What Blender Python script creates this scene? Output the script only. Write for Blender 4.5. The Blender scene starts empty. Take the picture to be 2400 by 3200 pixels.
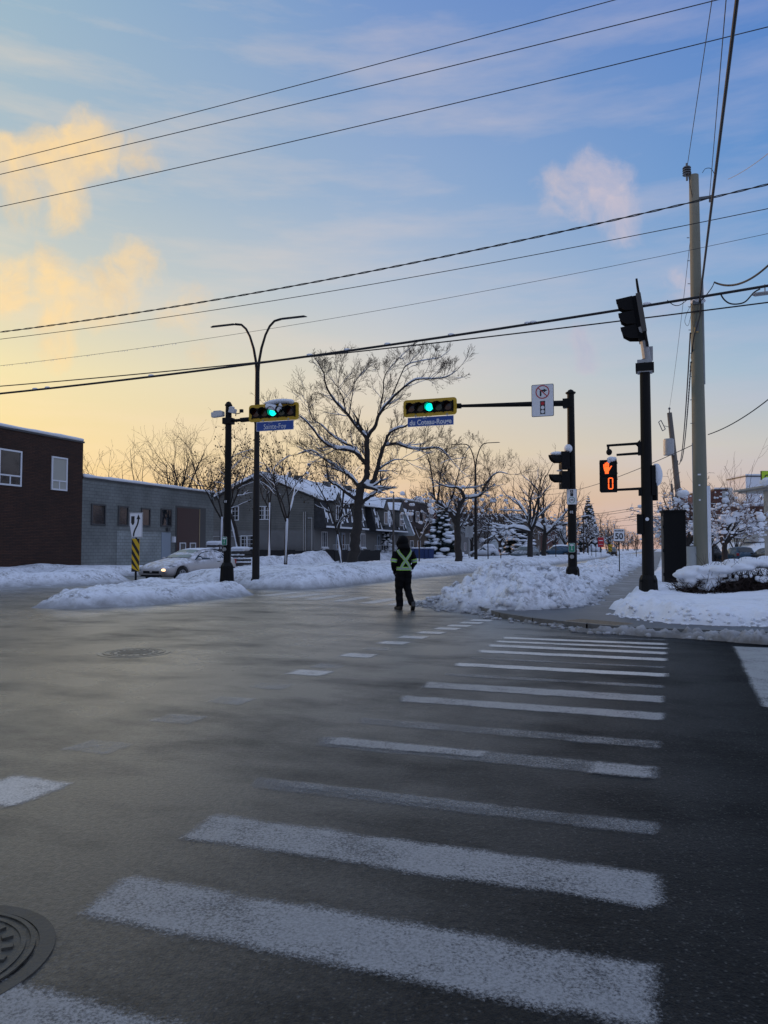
import bpy, bmesh, math, random
from mathutils import Vector, Matrix, noise
R = math.radians
sc = bpy.context.scene
COL = sc.collection
# ------------------------------------------------------------------ camera
F, HOR, EYE = 2400.0, 1715.0, 1.48
PITCH = math.atan(115 / F)
AZ = math.atan(868 / F * math.cos(PITCH))          # heading of the avenue, right of the view
CA, SA = math.cos(AZ), math.sin(AZ)
cam = bpy.data.cameras.new('camera'); camo = bpy.data.objects.new('camera', cam); COL.objects.link(camo)
camo.location = (0, 0, EYE); camo.rotation_euler = (math.pi / 2 + PITCH, 0, 0)
cam.sensor_fit = 'VERTICAL'; cam.sensor_height = 36; cam.sensor_width = 27; cam.lens = 27.0
cam.clip_end = 6000; cam.clip_start = 0.05
sc.camera = camo
sc.render.engine = 'CYCLES'
sc.cycles.use_denoising = True
sc.cycles.max_bounces = 6; sc.cycles.transparent_max_bounces = 16
sc.view_settings.view_transform = 'Standard'; sc.view_settings.look = 'None'
sc.view_settings.exposure = 0.0; sc.view_settings.gamma = 1.0

def ray(x, y):
    dx = (x - 1200) / F; dz = (1600 - y) / F
    Y = math.cos(PITCH) - dz * math.sin(PITCH); Z = math.sin(PITCH) + dz * math.cos(PITCH)
    return dx / Y, Z / Y
def P(x, y, Y):                                     # survey point: picture ray met at distance Y
    a, b = ray(x, y); return Vector((a * Y, Y, EYE + b * Y))
def S(u, v, z=0.0):                                 # avenue coordinates: u along, v to the right
    return Vector((u * SA + v * CA, u * CA - v * SA, z))
def UV(p):
    return (p.x * SA + p.y * CA, p.x * CA - p.y * SA)
def at_v(x, v):                                     # distance Y at which picture column x meets line v
    a, _ = ray(x, HOR); return v / (a * CA - SA)

# ------------------------------------------------------------------ sky and sun
def lin(c): return tuple(((x / 255) / 12.92 if x <= 10.3 else ((x / 255 + .055) / 1.055) ** 2.4) for x in c)
SUN_AZ, SUN_EL = R(-50), R(3.5)
world = bpy.data.worlds.new('World'); sc.world = world; world.use_nodes = True
wt = world.node_tree; wt.nodes.clear()
def N(t, kind, **kw):
    n = t.nodes.new(kind)
    for k, v in kw.items(): setattr(n, k, v)
    return n
def mth(t, op, a, b=None, c=None, clamp=False):
    n = N(t, 'ShaderNodeMath', operation=op); n.use_clamp = clamp
    for i, x in enumerate((a, b, c)):
        if x is None: continue
        if isinstance(x, (int, float)): n.inputs[i].default_value = x
        else: t.links.new(x, n.inputs[i])
    return n.outputs[0]
def vmth(t, op, a, b=None):
    n = N(t, 'ShaderNodeVectorMath', operation=op)
    for i, x in enumerate((a, b)):
        if x is None: continue
        if isinstance(x, (tuple, Vector)): n.inputs[i].default_value = tuple(x)
        else: t.links.new(x, n.inputs[i])
    return n.outputs['Value'] if op in ('DOT_PRODUCT', 'LENGTH') else n.outputs[0]
def maprange(t, x, a, b, c=0., d=1., smooth=False):
    n = N(t, 'ShaderNodeMapRange'); n.interpolation_type = 'SMOOTHSTEP' if smooth else 'LINEAR'
    t.links.new(x, n.inputs[0])
    for i, q in enumerate((a, b, c, d)): n.inputs[i + 1].default_value = q
    return n.outputs[0]
def cmix(t, f, a, b, blend='MIX'):
    n = N(t, 'ShaderNodeMix', data_type='RGBA', blend_type=blend)
    for i, x in ((0, f), (6, a), (7, b)):
        if isinstance(x, (int, float)): n.inputs[i].default_value = x
        elif isinstance(x, tuple): n.inputs[i].default_value = (*x[:3], 1)
        else: t.links.new(x, n.inputs[i])
    return n.outputs[2]
def ramp(t, fac, stops, interp='LINEAR'):
    n = N(t, 'ShaderNodeValToRGB'); n.color_ramp.interpolation = interp
    el = n.color_ramp.elements
    while len(el) < len(stops): el.new(0.5)
    for e, (p, c) in zip(el, stops): e.position = p; e.color = (*c, 1)
    t.links.new(fac, n.inputs[0]); return n.outputs[0]
def ntex(t, vec, scale, detail=4, rough=.55, w=None):
    n = N(t, 'ShaderNodeTexNoise'); n.inputs['Scale'].default_value = scale
    n.inputs['Detail'].default_value = detail; n.inputs['Roughness'].default_value = rough
    if vec is not None: t.links.new(vec, n.inputs['Vector'])
    return n.outputs['Fac']

tc = N(wt, 'ShaderNodeTexCoord').outputs['Generated']
dirv = vmth(wt, 'NORMALIZE', tc)
sep = N(wt, 'ShaderNodeSeparateXYZ'); wt.links.new(dirv, sep.inputs[0])
el = mth(wt, 'MULTIPLY', mth(wt, 'ARCSINE', sep.outputs[2]), 180 / math.pi)
elf = mth(wt, 'DIVIDE', mth(wt, 'MAXIMUM', el, 0.0), 60.0, clamp=True)
cmb = N(wt, 'ShaderNodeCombineXYZ'); wt.links.new(sep.outputs[0], cmb.inputs[0]); wt.links.new(sep.outputs[1], cmb.inputs[1])
flat = vmth(wt, 'NORMALIZE', cmb.outputs[0])
adeg = mth(wt, 'MULTIPLY', mth(wt, 'ARCCOSINE', vmth(wt, 'DOT_PRODUCT', flat, (math.sin(SUN_AZ), math.cos(SUN_AZ), 0))), 180 / math.pi)
E = [0, .05, .117, .2, .3, .417, .62, .86]
rA = [(226,172,122),(240,202,140),(244,218,158),(240,225,174),(204,208,194),(172,191,200),(148,180,202),(172,188,222)]
rB = [(222,172,136),(232,192,150),(230,208,174),(217,210,198),(186,196,210),(150,175,208),(114,148,203),(166,184,222)]
rC = [(196,166,164),(202,180,176),(197,196,196),(160,186,210),(120,163,210),(95,145,206),(80,122,196),(160,180,220)]
rD = [(140,140,165),(158,162,188),(172,178,208),(176,186,218),(176,190,222),(176,190,224),(172,188,224),(164,182,222)]
cols = [ramp(wt, elf, list(zip(E, [lin(c) for c in r]))) for r in (rA, rB, rC, rD)]
c = cmix(wt, maprange(wt, adeg, 22, 50), cols[0], cols[1])
c = cmix(wt, maprange(wt, adeg, 50, 78), c, cols[2])
c = cmix(wt, maprange(wt, adeg, 85, 140), c, cols[3])
# thin high haze streaks
mp = N(wt, 'ShaderNodeMapping'); mp.inputs['Scale'].default_value = (1.5, 1.5, 9); mp.inputs['Rotation'].default_value = (0, .12, 0)
wt.links.new(dirv, mp.inputs[0])
st = ntex(wt, mp.outputs[0], 2.2, 6, .6)
c = cmix(wt, mth(wt, 'MULTIPLY', maprange(wt, st, .46, .72), .34), c, cmix(wt, maprange(wt, adeg, 25, 80), lin((255,226,190)), lin((190,190,215))))
# cumulus puffs
wn = N(wt, 'ShaderNodeTexNoise'); wn.inputs['Scale'].default_value = 9; wn.inputs['Detail'].default_value = 4
wt.links.new(dirv, wn.inputs['Vector'])
wv = vmth(wt, 'ADD', dirv, vmth(wt, 'SCALE', vmth(wt, 'SUBTRACT', wn.outputs['Color'], (.5, .5, .5))))
wv.node.inputs[1].links[0].from_node.inputs['Scale'].default_value = .09
wv = vmth(wt, 'NORMALIZE', wv)
n1 = ntex(wt, wv, 9, 9, .62)
puffs = [(40,570,3.0,1),(180,555,3.0,1),(290,480,2.5,1.05),(450,530,1.6,.8),(230,640,2.0,.85),(20,880,3.2,1.05),(140,920,3.4,1.1),(320,910,2.9,1.05),(430,830,2.0,.95),
         (590,930,2.0,.7),(540,1030,2.2,.75),(600,1110,2.2,.75),(170,1075,1.7,.8),(-420,800,4,.8),
         (1790,620,2.6,1.0),(1880,580,2.6,1.05),(1910,670,2.4,1.0),(2120,930,2.6,.8),(1830,1095,1.6,.45)]
acc = None
for (px, py, rad, wgt) in puffs:
    a, b = ray(px, py); d = Vector((a, 1, b)).normalized()
    q = mth(wt, 'MULTIPLY', maprange(wt, vmth(wt, 'DOT_PRODUCT', wv, d), math.cos(R(rad * 1.15)), math.cos(R(rad * .25))), wgt)
    acc = q if acc is None else mth(wt, 'MAXIMUM', acc, q)
cl = mth(wt, 'ADD', acc, mth(wt, 'MULTIPLY', mth(wt, 'SUBTRACT', n1, .5), 3.3))
alpha = mth(wt, 'MULTIPLY', maprange(wt, cl, .22, 1.15, smooth=True), mth(wt, 'MULTIPLY', mth(wt, 'MINIMUM', mth(wt, 'MULTIPLY', acc, 3), 1.0), .85))
cc = cmix(wt, maprange(wt, adeg, 30, 66), lin((255,219,160)), lin((205,194,206)))
cc = cmix(wt, mth(wt, 'MULTIPLY', maprange(wt, ntex(wt, wv, 13, 6, .6), .42, .62), .6), cc, cmix(wt, maprange(wt, adeg, 30, 66), lin((208,192,172)), lin((160,172,205))))
alpha = mth(wt, 'MULTIPLY', alpha, maprange(wt, ntex(wt, wv, 24, 6, .62), 0.32, .62, .72, 1.08), clamp=True)
c = cmix(wt, alpha, c, cc)
sky = N(wt, 'ShaderNodeTexSky'); sky.sky_type = 'NISHITA'; sky.sun_disc = False
sky.sun_elevation = SUN_EL; sky.sun_rotation = SUN_AZ; sky.air_density = 1.2; sky.dust_density = 2.0
b1 = N(wt, 'ShaderNodeBackground'); wt.links.new(c, b1.inputs[0]); b1.inputs[1].default_value = .95
b2 = N(wt, 'ShaderNodeBackground'); wt.links.new(sky.outputs[0], b2.inputs[0]); b2.inputs[1].default_value = .02
ad = N(wt, 'ShaderNodeAddShader'); wt.links.new(b1.outputs[0], ad.inputs[0]); wt.links.new(b2.outputs[0], ad.inputs[1])
wo = N(wt, 'ShaderNodeOutputWorld'); wt.links.new(ad.outputs[0], wo.inputs[0])
sun = bpy.data.lights.new('sun', 'SUN'); sun.energy = 1.4; sun.angle = R(1.5); sun.color = (1, .6, .34)
suno = bpy.data.objects.new('sun', sun); COL.objects.link(suno)
sd = Vector((math.sin(SUN_AZ) * math.cos(SUN_EL), math.cos(SUN_AZ) * math.cos(SUN_EL), math.sin(SUN_EL)))
suno.rotation_euler = sd.to_track_quat('Z', 'Y').to_euler()

# ------------------------------------------------------------------ materials
MATS = {}
def mat(name, col, rough=.7, metal=0., var=0., vscale=3., bump=0., bscale=30., col2=None, emit=None, es=1., trans=0., spec=None, stretch=None):
    if name in MATS: return MATS[name]
    m = bpy.data.materials.new(name); m.use_nodes = True; t = m.node_tree
    b = t.nodes['Principled BSDF']
    b.inputs['Roughness'].default_value = rough; b.inputs['Metallic'].default_value = metal
    if spec is not None: b.inputs['Specular IOR Level'].default_value = spec
    co = N(t, 'ShaderNodeTexCoord').outputs['Object']
    if stretch:
        mp = N(t, 'ShaderNodeMapping'); mp.inputs['Scale'].default_value = stretch; t.links.new(co, mp.inputs[0]); co = mp.outputs[0]
    if var or col2:
        f = ntex(t, co, vscale, 5, .6)
        f = maprange(t, f, .35, .65)
        c2 = col2 if col2 else tuple(min(1, x * (1 + var)) for x in col)
        c1 = col if col2 else tuple(x * (1 - var) for x in col)
        t.links.new(cmix(t, f, c1, c2), b.inputs['Base Color'])
        t.links.new(maprange(t, f, 0, 1, max(0, rough - .08), min(1, rough + .1)), b.inputs['Roughness'])
    else: b.inputs['Base Color'].default_value = (*col, 1)
    if bump:
        bn = N(t, 'ShaderNodeBump'); bn.inputs['Strength'].default_value = bump; bn.inputs['Distance'].default_value = .02
        t.links.new(ntex(t, co, bscale, 5, .6), bn.inputs['Height']); t.links.new(bn.outputs[0], b.inputs['Normal'])
    if emit:
        b.inputs['Emission Color'].default_value = (*emit, 1); b.inputs['Emission Strength'].default_value = es
    MATS[name] = m; return m
def brick_mat(name, c1, c2, mortar, sx, sz, axis='x', bump=.4, rough=.85):
    m = bpy.data.materials.new(name); m.use_nodes = True; t = m.node_tree; b = t.nodes['Principled BSDF']
    co = N(t, 'ShaderNodeTexCoord').outputs['Object']
    s = N(t, 'ShaderNodeSeparateXYZ'); t.links.new(co, s.inputs[0])
    c = N(t, 'ShaderNodeCombineXYZ'); t.links.new(mth(t, 'ADD', s.outputs[0], s.outputs[1]), c.inputs[0]); t.links.new(s.outputs[2], c.inputs[1])
    bt = N(t, 'ShaderNodeTexBrick'); t.links.new(c.outputs[0], bt.inputs[0])
    bt.inputs['Scale'].default_value = 1; bt.inputs['Brick Width'].default_value = sx; bt.inputs['Row Height'].default_value = sz
    bt.inputs['Mortar Size'].default_value = min(sz * .12, .015); bt.inputs['Mortar Smooth'].default_value = .3
    bt.inputs['Color1'].default_value = (*c1, 1); bt.inputs['Color2'].default_value = (*c2, 1); bt.inputs['Mortar'].default_value = (*mortar, 1)
    st = maprange(t, ntex(t, co, .6, 6, .6), .3, .7, .72, 1.2)
    t.links.new(cmix(t, 1., bt.outputs[0], st, 'MULTIPLY'), b.inputs['Base Color'])
    b.inputs['Roughness'].default_value = rough
    bn = N(t, 'ShaderNodeBump'); bn.inputs['Strength'].default_value = bump; bn.inputs['Distance'].default_value = .03; bn.invert = True
    t.links.new(bt.outputs['Fac'], bn.inputs['Height']); t.links.new(bn.outputs[0], b.inputs['Normal'])
    MATS[name] = m; return m

# ------------------------------------------------------------------ mesh builder
class MB:
    def __init__(s): s.v = []; s.f = []; s.m = []
    def add(s, vs, fs, mi=0):
        o = len(s.v); s.v.extend(vs); s.f.extend([tuple(i + o for i in f) for f in fs]); s.m.extend([mi] * len(fs))
    def box(s, c, size, mi=0, rot=None, taper=1.):
        hx, hy, hz = size[0] / 2, size[1] / 2, size[2] / 2; c = Vector(c); vs = []
        for z in (-1, 1):
            k = taper if z > 0 else 1
            for x, y in ((-1, -1), (1, -1), (1, 1), (-1, 1)):
                p = Vector((x * hx * k, y * hy * k, z * hz))
                if rot: p = rot @ p
                vs.append(p + c)
        s.add(vs, [(3, 2, 1, 0), (4, 5, 6, 7), (0, 1, 5, 4), (1, 2, 6, 5), (2, 3, 7, 6), (3, 0, 4, 7)], mi)
    def b2(s, a, b, mi=0):
        s.box([(a[i] + b[i]) / 2 for i in range(3)], [abs(b[i] - a[i]) for i in range(3)], mi)
    def tube(s, pts, rad, n=8, mi=0, cap=True, squash=None):
        pts = [Vector(p) for p in pts]; k = len(pts)
        if isinstance(rad, (int, float)): rad = [rad] * k
        o = len(s.v); prev = None
        for i, p in enumerate(pts):
            t = (pts[min(i + 1, k - 1)] - pts[max(i - 1, 0)])
            t = t.normalized() if t.length > 1e-9 else Vector((0, 0, 1))
            if prev is None:
                a = t.cross(Vector((0, 0, 1)));
                if a.length < .05: a = t.cross(Vector((1, 0, 0)))
            else: a = prev - t * prev.dot(t)
            if a.length < 1e-6: a = t.orthogonal()
            a.normalize(); prev = a; b = t.cross(a); r = rad[i]
            for j in range(n):
                th = 2 * math.pi * j / n
                s.v.append(p + a * (r * math.cos(th)) + b * (r * math.sin(th)))
        for i in range(k - 1):
            for j in range(n):
                j2 = (j + 1) % n
                s.f.append((o + i * n + j, o + i * n + j2, o + (i + 1) * n + j2, o + (i + 1) * n + j)); s.m.append(mi)
        if cap:
            s.f.append(tuple(o + j for j in range(n))[::-1]); s.m.append(mi)
            s.f.append(tuple(o + (k - 1) * n + j for j in range(n))); s.m.append(mi)
    def snowtube(s, pts, rad, n=5, mi=0):           # a cap of snow lying along the top of a limb
        k = len(pts); o = len(s.v)
        for i, p in enumerate(pts):
            t = pts[min(i + 1, k - 1)] - pts[max(i - 1, 0)]
            a = t.cross(Vector((0, 0, 1)))
            flat = a.length / max(t.length, 1e-6)
            if a.length < 1e-6: a = Vector((1, 0, 0))
            a.normalize(); up = a.cross(t).normalized()
            if up.z < 0: up = -up
            r = rad[i] * max(.15, flat)
            for j in range(n):
                th = math.pi * (j / (n - 1)) * 1.25 - .125 * math.pi
                s.v.append(p + a * (r * math.cos(th)) + up * (r * 1.25 * math.sin(th) + rad[i] * .35))
        for i in range(k - 1):
            for j in range(n):
                j2 = (j + 1) % n
                s.f.append((o + i * n + j, o + i * n + j2, o + (i + 1) * n + j2, o + (i + 1) * n + j)); s.m.append(mi)
        s.f.append(tuple(o + j for j in range(n))); s.m.append(mi)
        s.f.append(tuple(o + (k - 1) * n + j for j in range(n))[::-1]); s.m.append(mi)
    def cyl(s, p0, p1, r0, r1=None, n=12, mi=0): s.tube([p0, p1], [r0, r0 if r1 is None else r1], n, mi)
    def prism(s, poly, ax, off, th, mi=0):          # poly: 2D points; ax: (ex, ey, en) vectors; off: origin
        ex, ey, en = ax; off = Vector(off); n = len(poly)
        vs = [off + ex * p[0] + ey * p[1] for p in poly] + [off + ex * p[0] + ey * p[1] + en * th for p in poly]
        fs = [tuple(range(n))[::-1], tuple(range(n, 2 * n))] + [(i, (i + 1) % n, (i + 1) % n + n, i + n) for i in range(n)]
        s.add(vs, fs, mi)
    def ball(s, c, r, mi=0, n=8, m=5, jit=0., rng=random):
        c = Vector(c); r = Vector(r) if not isinstance(r, (int, float)) else Vector((r, r, r)); vs = []
        for i in range(m + 1):
            ph = math.pi * i / m
            for j in range(n if 0 < i < m else 1):
                th = 2 * math.pi * j / n; k = 1 + rng.uniform(-jit, jit)
                vs.append(c + Vector((r.x * math.sin(ph) * math.cos(th) * k, r.y * math.sin(ph) * math.sin(th) * k, r.z * math.cos(ph) * k)))
        fs = [(0, 1 + j, 1 + (j + 1) % n) for j in range(n)]
        for i in range(m - 2):
            for j in range(n):
                a = 1 + i * n + j; b = 1 + i * n + (j + 1) % n; fs.append((a, a + n, b + n, b))
        l = 1 + (m - 1) * n; b0 = 1 + (m - 2) * n
        fs += [(b0 + j, l, b0 + (j + 1) % n) for j in range(n)]
        s.add(vs, fs, mi)
    def mesh(s, name, mats, smooth=False):
        me = bpy.data.meshes.new(name); me.from_pydata([tuple(v) for v in s.v], [], s.f)
        for m in (mats if isinstance(mats, (list, tuple)) else [mats]): me.materials.append(MATS[m] if isinstance(m, str) else m)
        me.polygons.foreach_set('material_index', s.m)
        if smooth: me.polygons.foreach_set('use_smooth', [True] * len(me.polygons))
        me.update(); return me
    def build(s, name, mats, parent=None, smooth=False, world=False, bevel=0):
        if world and parent is not None:
            inv = FR[parent.name].inverted(); s.v = [inv @ Vector(v) for v in s.v]
        me = s.mesh(name, mats, smooth)
        if bevel:
            bm = bmesh.new(); bm.from_mesh(me); bmesh.ops.remove_doubles(bm, verts=bm.verts, dist=1e-5)
            es = [e for e in bm.edges if len(e.link_faces) == 2 and e.calc_face_angle(0) > .5]
            bmesh.ops.bevel(bm, geom=es, offset=bevel, segments=2, affect='EDGES', profile=.6)
            bm.to_mesh(me); bm.free()
        o = bpy.data.objects.new(name, me); COL.objects.link(o)
        if parent is not None: o.parent = parent
        return o
FR = {}
def tag(o, label=None, cat=None, group=None, kind=None):
    if label: o['label'] = label
    if cat: o['category'] = cat
    if group: o['group'] = group
    if kind: o['kind'] = kind
    return o
def thing(name, label, cat, loc=(0, 0, 0), rz=0., group=None, scale=1.):
    o = bpy.data.objects.new(name, None); COL.objects.link(o)
    o.location = loc; o.rotation_euler = (0, 0, rz); o.scale = (scale,) * 3; o.empty_display_size = .2
    FR[o.name] = Matrix.Translation(Vector(loc)) @ Matrix.Rotation(rz, 4, 'Z') @ Matrix.Scale(scale, 4)
    return tag(o, label, cat, group)
def dup(root, loc, rz, label=None, scale=None, group=None):
    r = root.copy(); COL.objects.link(r); r.location = loc; r.rotation_euler = (0, 0, rz)
    if scale is not None: r.scale = scale if isinstance(scale, (tuple, list)) else (scale,) * 3
    if label: r['label'] = label
    if group: r['group'] = group
    for ch in list(root.children):
        c = ch.copy(); COL.objects.link(c); c.parent = r
        for g in ch.children:
            d = g.copy(); COL.objects.link(d); d.parent = c
    return r
SR = -AZ                                            # rotation of things squared to the avenue
EX, EY, EZ = Vector((1, 0, 0)), Vector((0, 1, 0)), Vector((0, 0, 1))
def text(mb, s, size, org, mi=0, ax=(EX, EZ), bold=0., width=None, align='CENTER', depth=.002):
    cu = bpy.data.curves.new('t', 'FONT'); cu.body = s; cu.size = size; cu.offset = bold; cu.resolution_u = 3
    cu.align_x = align; cu.align_y = 'CENTER'
    ob = bpy.data.objects.new('t', cu); COL.objects.link(ob); bpy.context.view_layer.update()
    me = bpy.data.meshes.new_from_object(ob.evaluated_get(bpy.context.evaluated_depsgraph_get()))
    xs = [v.co.x for v in me.vertices]; k = 1
    if width and xs: k = width / (max(xs) - min(xs))
    org = Vector(org)
    mb.add([org + ax[0] * (v.co.x * k) + ax[1] * v.co.y for v in me.vertices], [tuple(p.vertices) for p in me.polygons], mi)
    bpy.data.objects.remove(ob); bpy.data.curves.remove(cu); bpy.data.meshes.remove(me)
def rrect(w, h, r, n=4):
    out = []
    for cx, cy, a0 in ((w / 2 - r, h / 2 - r, 0), (-w / 2 + r, h / 2 - r, 90), (-w / 2 + r, -h / 2 + r, 180), (w / 2 - r, -h / 2 + r, 270)):
        for i in range(n + 1):
            a = R(a0 + 90 * i / n); out.append((cx + r * math.cos(a), cy + r * math.sin(a)))
    return out
def circ(cx, cy, r, n=24): return [(cx + r * math.cos(2 * math.pi * i / n), cy + r * math.sin(2 * math.pi * i / n)) for i in range(n)]
def ring(mb, cx, cz, r, w, y, mi, n=28):            # flat ring facing -y
    vs = []
    for i in range(n):
        a = 2 * math.pi * i / n
        for q in (r, r - w): vs.append(Vector((cx + q * math.cos(a), y, cz + q * math.sin(a))))
    mb.add(vs, [(2 * i, 2 * i + 1, (2 * i + 3) % (2 * n), (2 * i + 2) % (2 * n)) for i in range(n)], mi)
def flatpoly(mb, pts, y, mi): mb.add([Vector((p[0], y, p[1])) for p in pts], [tuple(range(len(pts)))], mi)
def disc(mb, cx, cz, r, y, mi, n=24): flatpoly(mb, circ(cx, cz, r, n), y, mi)
def stroke(mb, pts, w, y, mi):
    for a, b in zip(pts[:-1], pts[1:]):
        a = Vector(a); b = Vector(b); d = (b - a).normalized(); q = Vector((-d.y, d.x)) * w / 2; d = d * w * .2
        flatpoly(mb, [tuple(a - d + q), tuple(a - d - q), tuple(b + d - q), tuple(b + d + q)], y, mi)
def f3(p, sc_=1., oct=4):
    return noise.fractal(Vector(p) * sc_, 1.0, 2.0, oct)
# ------------------------------------------------------------------ surface materials
def asphalt():
    m = bpy.data.materials.new('asphalt'); m.use_nodes = True; t = m.node_tree; b = t.nodes['Principled BSDF']
    co = N(t, 'ShaderNodeTexCoord').outputs['Object']
    mp = N(t, 'ShaderNodeMapping'); mp.inputs['Rotation'].default_value = (0, 0, AZ); t.links.new(co, mp.inputs[0])
    mp2 = N(t, 'ShaderNodeMapping'); mp2.inputs['Scale'].default_value = (.6, 1, 1); t.links.new(mp.outputs[0], mp2.inputs[0])
    big = ntex(t, mp2.outputs[0], .9, 6, .62)          # salt film and painted sheen drawn out along the traffic
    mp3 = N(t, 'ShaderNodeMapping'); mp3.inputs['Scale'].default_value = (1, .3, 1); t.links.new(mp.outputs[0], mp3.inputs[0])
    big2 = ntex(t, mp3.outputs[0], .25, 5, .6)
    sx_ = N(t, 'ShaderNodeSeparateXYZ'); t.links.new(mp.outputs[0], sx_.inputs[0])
    worn = maprange(t, sx_.outputs[0], 2.0, -6.5, .0, 1., True)     # mask for the painted warm sky sheen, growing towards the left
    salt_sheen = mth(t, 'MULTIPLY', mth(t, 'MULTIPLY', maprange(t, big, .26, .56, .25, 1.), maprange(t, big2, .30, .55, .55, 1.)), worn)
    ag = ntex(t, co, 95, 3, .75)
    v = N(t, 'ShaderNodeTexVoronoi'); v.inputs['Scale'].default_value = 85; t.links.new(co, v.inputs['Vector'])
    cell = N_sep(t, v.outputs['Color']); stone = mth(t, 'MULTIPLY', mth(t, 'POWER', cell, 9.0), maprange(t, v.outputs['Distance'], .55, .15))
    base = cmix(t, maprange(t, ag, .4, .66), (.0004, .0010, .0014), (.0065, .0080, .0095))
    base = cmix(t, stone, base, (.10, .105, .10))
    grit = maprange(t, N_sep(t, v.outputs['Color']), .9, 1.)
    base = cmix(t, mth(t, 'MULTIPLY', grit, .12), base, (.16, .16, .155))
    base = cmix(t, mth(t, 'MULTIPLY', salt_sheen, .7), base, cmix(t, maprange(t, ntex(t, co, 34, 4, .8), .4, .6), (.010, .010, .008), (.22, .196, .148)))  # film colour lightened and warmed to paint in the sky sheen
    t.links.new(base, b.inputs['Base Color'])
    t.links.new(maprange(t, salt_sheen, 0, 1, .65, .22), b.inputs['Roughness'])
    t.links.new(maprange(t, salt_sheen, 0, 1, .0, 1.), b.inputs['Specular IOR Level'])
    h = mth(t, 'ADD', mth(t, 'ADD', mth(t, 'MULTIPLY', ntex(t, co, 70, 3, .7), 1.), mth(t, 'MULTIPLY', v.outputs['Distance'], .6)), mth(t, 'MULTIPLY', ntex(t, co, 26, 4, .75), 4.0))
    bn = N(t, 'ShaderNodeBump'); t.links.new(maprange(t, salt_sheen, 0, 1, .8, .42), bn.inputs['Strength']); bn.inputs['Distance'].default_value = .006
    t.links.new(h, bn.inputs['Height']); t.links.new(bn.outputs[0], b.inputs['Normal'])
    t.links.new(mth(t, 'MULTIPLY', salt_sheen, .9), b.inputs['Coat Weight']); b.inputs['Coat Roughness'].default_value = .30; b.inputs['Coat IOR'].default_value = 1.7
    b2 = N(t, 'ShaderNodeBump'); b2.inputs['Strength'].default_value = .55; b2.inputs['Distance'].default_value = .007
    t.links.new(mth(t, 'ADD', ntex(t, co, 38, 4, .8), mth(t, 'MULTIPLY', v.outputs['Distance'], .5)), b2.inputs['Height']); t.links.new(b2.outputs[0], b.inputs['Coat Normal'])
    MATS['asphalt'] = m
def N_sep(t, sock):
    s = N(t, 'ShaderNodeSeparateColor'); t.links.new(sock, s.inputs[0]); return s.outputs[0]
asphalt()
def paint(name, cover, col, soft=.5, gloss=.35):
    m = bpy.data.materials.new(name); m.use_nodes = True; t = m.node_tree; b = t.nodes['Principled BSDF']
    co = N(t, 'ShaderNodeTexCoord').outputs['Object']
    at = N(t, 'ShaderNodeAttribute'); at.attribute_name = 'edge'
    fine = ntex(t, co, 75, 4, .8); mid = ntex(t, co, 2.2, 6, .7)
    q = mth(t, 'ADD', mth(t, 'MULTIPLY', mth(t, 'SUBTRACT', fine, .5), 2.9), mth(t, 'MULTIPLY', mth(t, 'SUBTRACT', mid, .5), 2.6))
    q = mth(t, 'ADD', q, mth(t, 'SUBTRACT', mth(t, 'MULTIPLY', at.outputs['Fac'], 1.6), 1.6 - cover))
    a = maprange(t, q, -soft, soft)
    b.inputs['Base Color'].default_value = (*col, 1); b.inputs['Roughness'].default_value = .38; b.inputs['Specular IOR Level'].default_value = gloss
    t.links.new(mth(t, 'MULTIPLY', a, .92), b.inputs['Alpha'])
    t.links.new(cmix(t, maprange(t, fine, .35, .6), tuple(x * .55 for x in col), col), b.inputs['Base Color'])
    bn = N(t, 'ShaderNodeBump'); bn.inputs['Strength'].default_value = .4; bn.inputs['Distance'].default_value = .005
    t.links.new(ntex(t, co, 70, 3, .7), bn.inputs['Height']); t.links.new(bn.outputs[0], b.inputs['Normal'])
    MATS[name] = m
paint('paint_sound', .55, (.34, .34, .335), .55); paint('paint_ghost', -.25, (.5, .49, .46), .8, .6); paint('paint_bright', .75, (.66, .64, .60), .6, .7); paint('paint_faded', -.05, (.26, .265, .265), .8)
def snowmat(name, dirt=0., tone=(.80, .83, .88)):
    m = bpy.data.materials.new(name); m.use_nodes = True; t = m.node_tree; b = t.nodes['Principled BSDF']
    co = N(t, 'ShaderNodeTexCoord').outputs['Object']
    if dirt:
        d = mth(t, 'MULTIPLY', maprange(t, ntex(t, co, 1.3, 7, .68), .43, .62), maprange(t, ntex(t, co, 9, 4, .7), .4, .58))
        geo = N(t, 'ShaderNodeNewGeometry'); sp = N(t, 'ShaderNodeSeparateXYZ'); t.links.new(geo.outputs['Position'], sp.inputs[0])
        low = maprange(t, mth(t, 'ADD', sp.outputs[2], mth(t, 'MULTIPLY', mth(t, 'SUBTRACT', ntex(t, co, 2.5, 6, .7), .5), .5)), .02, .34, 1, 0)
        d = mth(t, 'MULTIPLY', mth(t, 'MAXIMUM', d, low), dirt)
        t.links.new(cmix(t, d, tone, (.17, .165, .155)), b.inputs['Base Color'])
    else:
        t.links.new(cmix(t, ntex(t, co, 2, 5, .6), tuple(x * .93 for x in tone), tone), b.inputs['Base Color'])
    b.inputs['Roughness'].default_value = .75; b.inputs['Specular IOR Level'].default_value = .2
    bn = N(t, 'ShaderNodeBump'); bn.inputs['Strength'].default_value = .5; bn.inputs['Distance'].default_value = .04
    h = mth(t, 'ADD', mth(t, 'MULTIPLY', ntex(t, co, 6, 6, .65), 1.), mth(t, 'MULTIPLY', ntex(t, co, 35, 3, .6), .25))
    t.links.new(h, bn.inputs['Height']); t.links.new(bn.outputs[0], b.inputs['Normal'])
    MATS[name] = m
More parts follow.
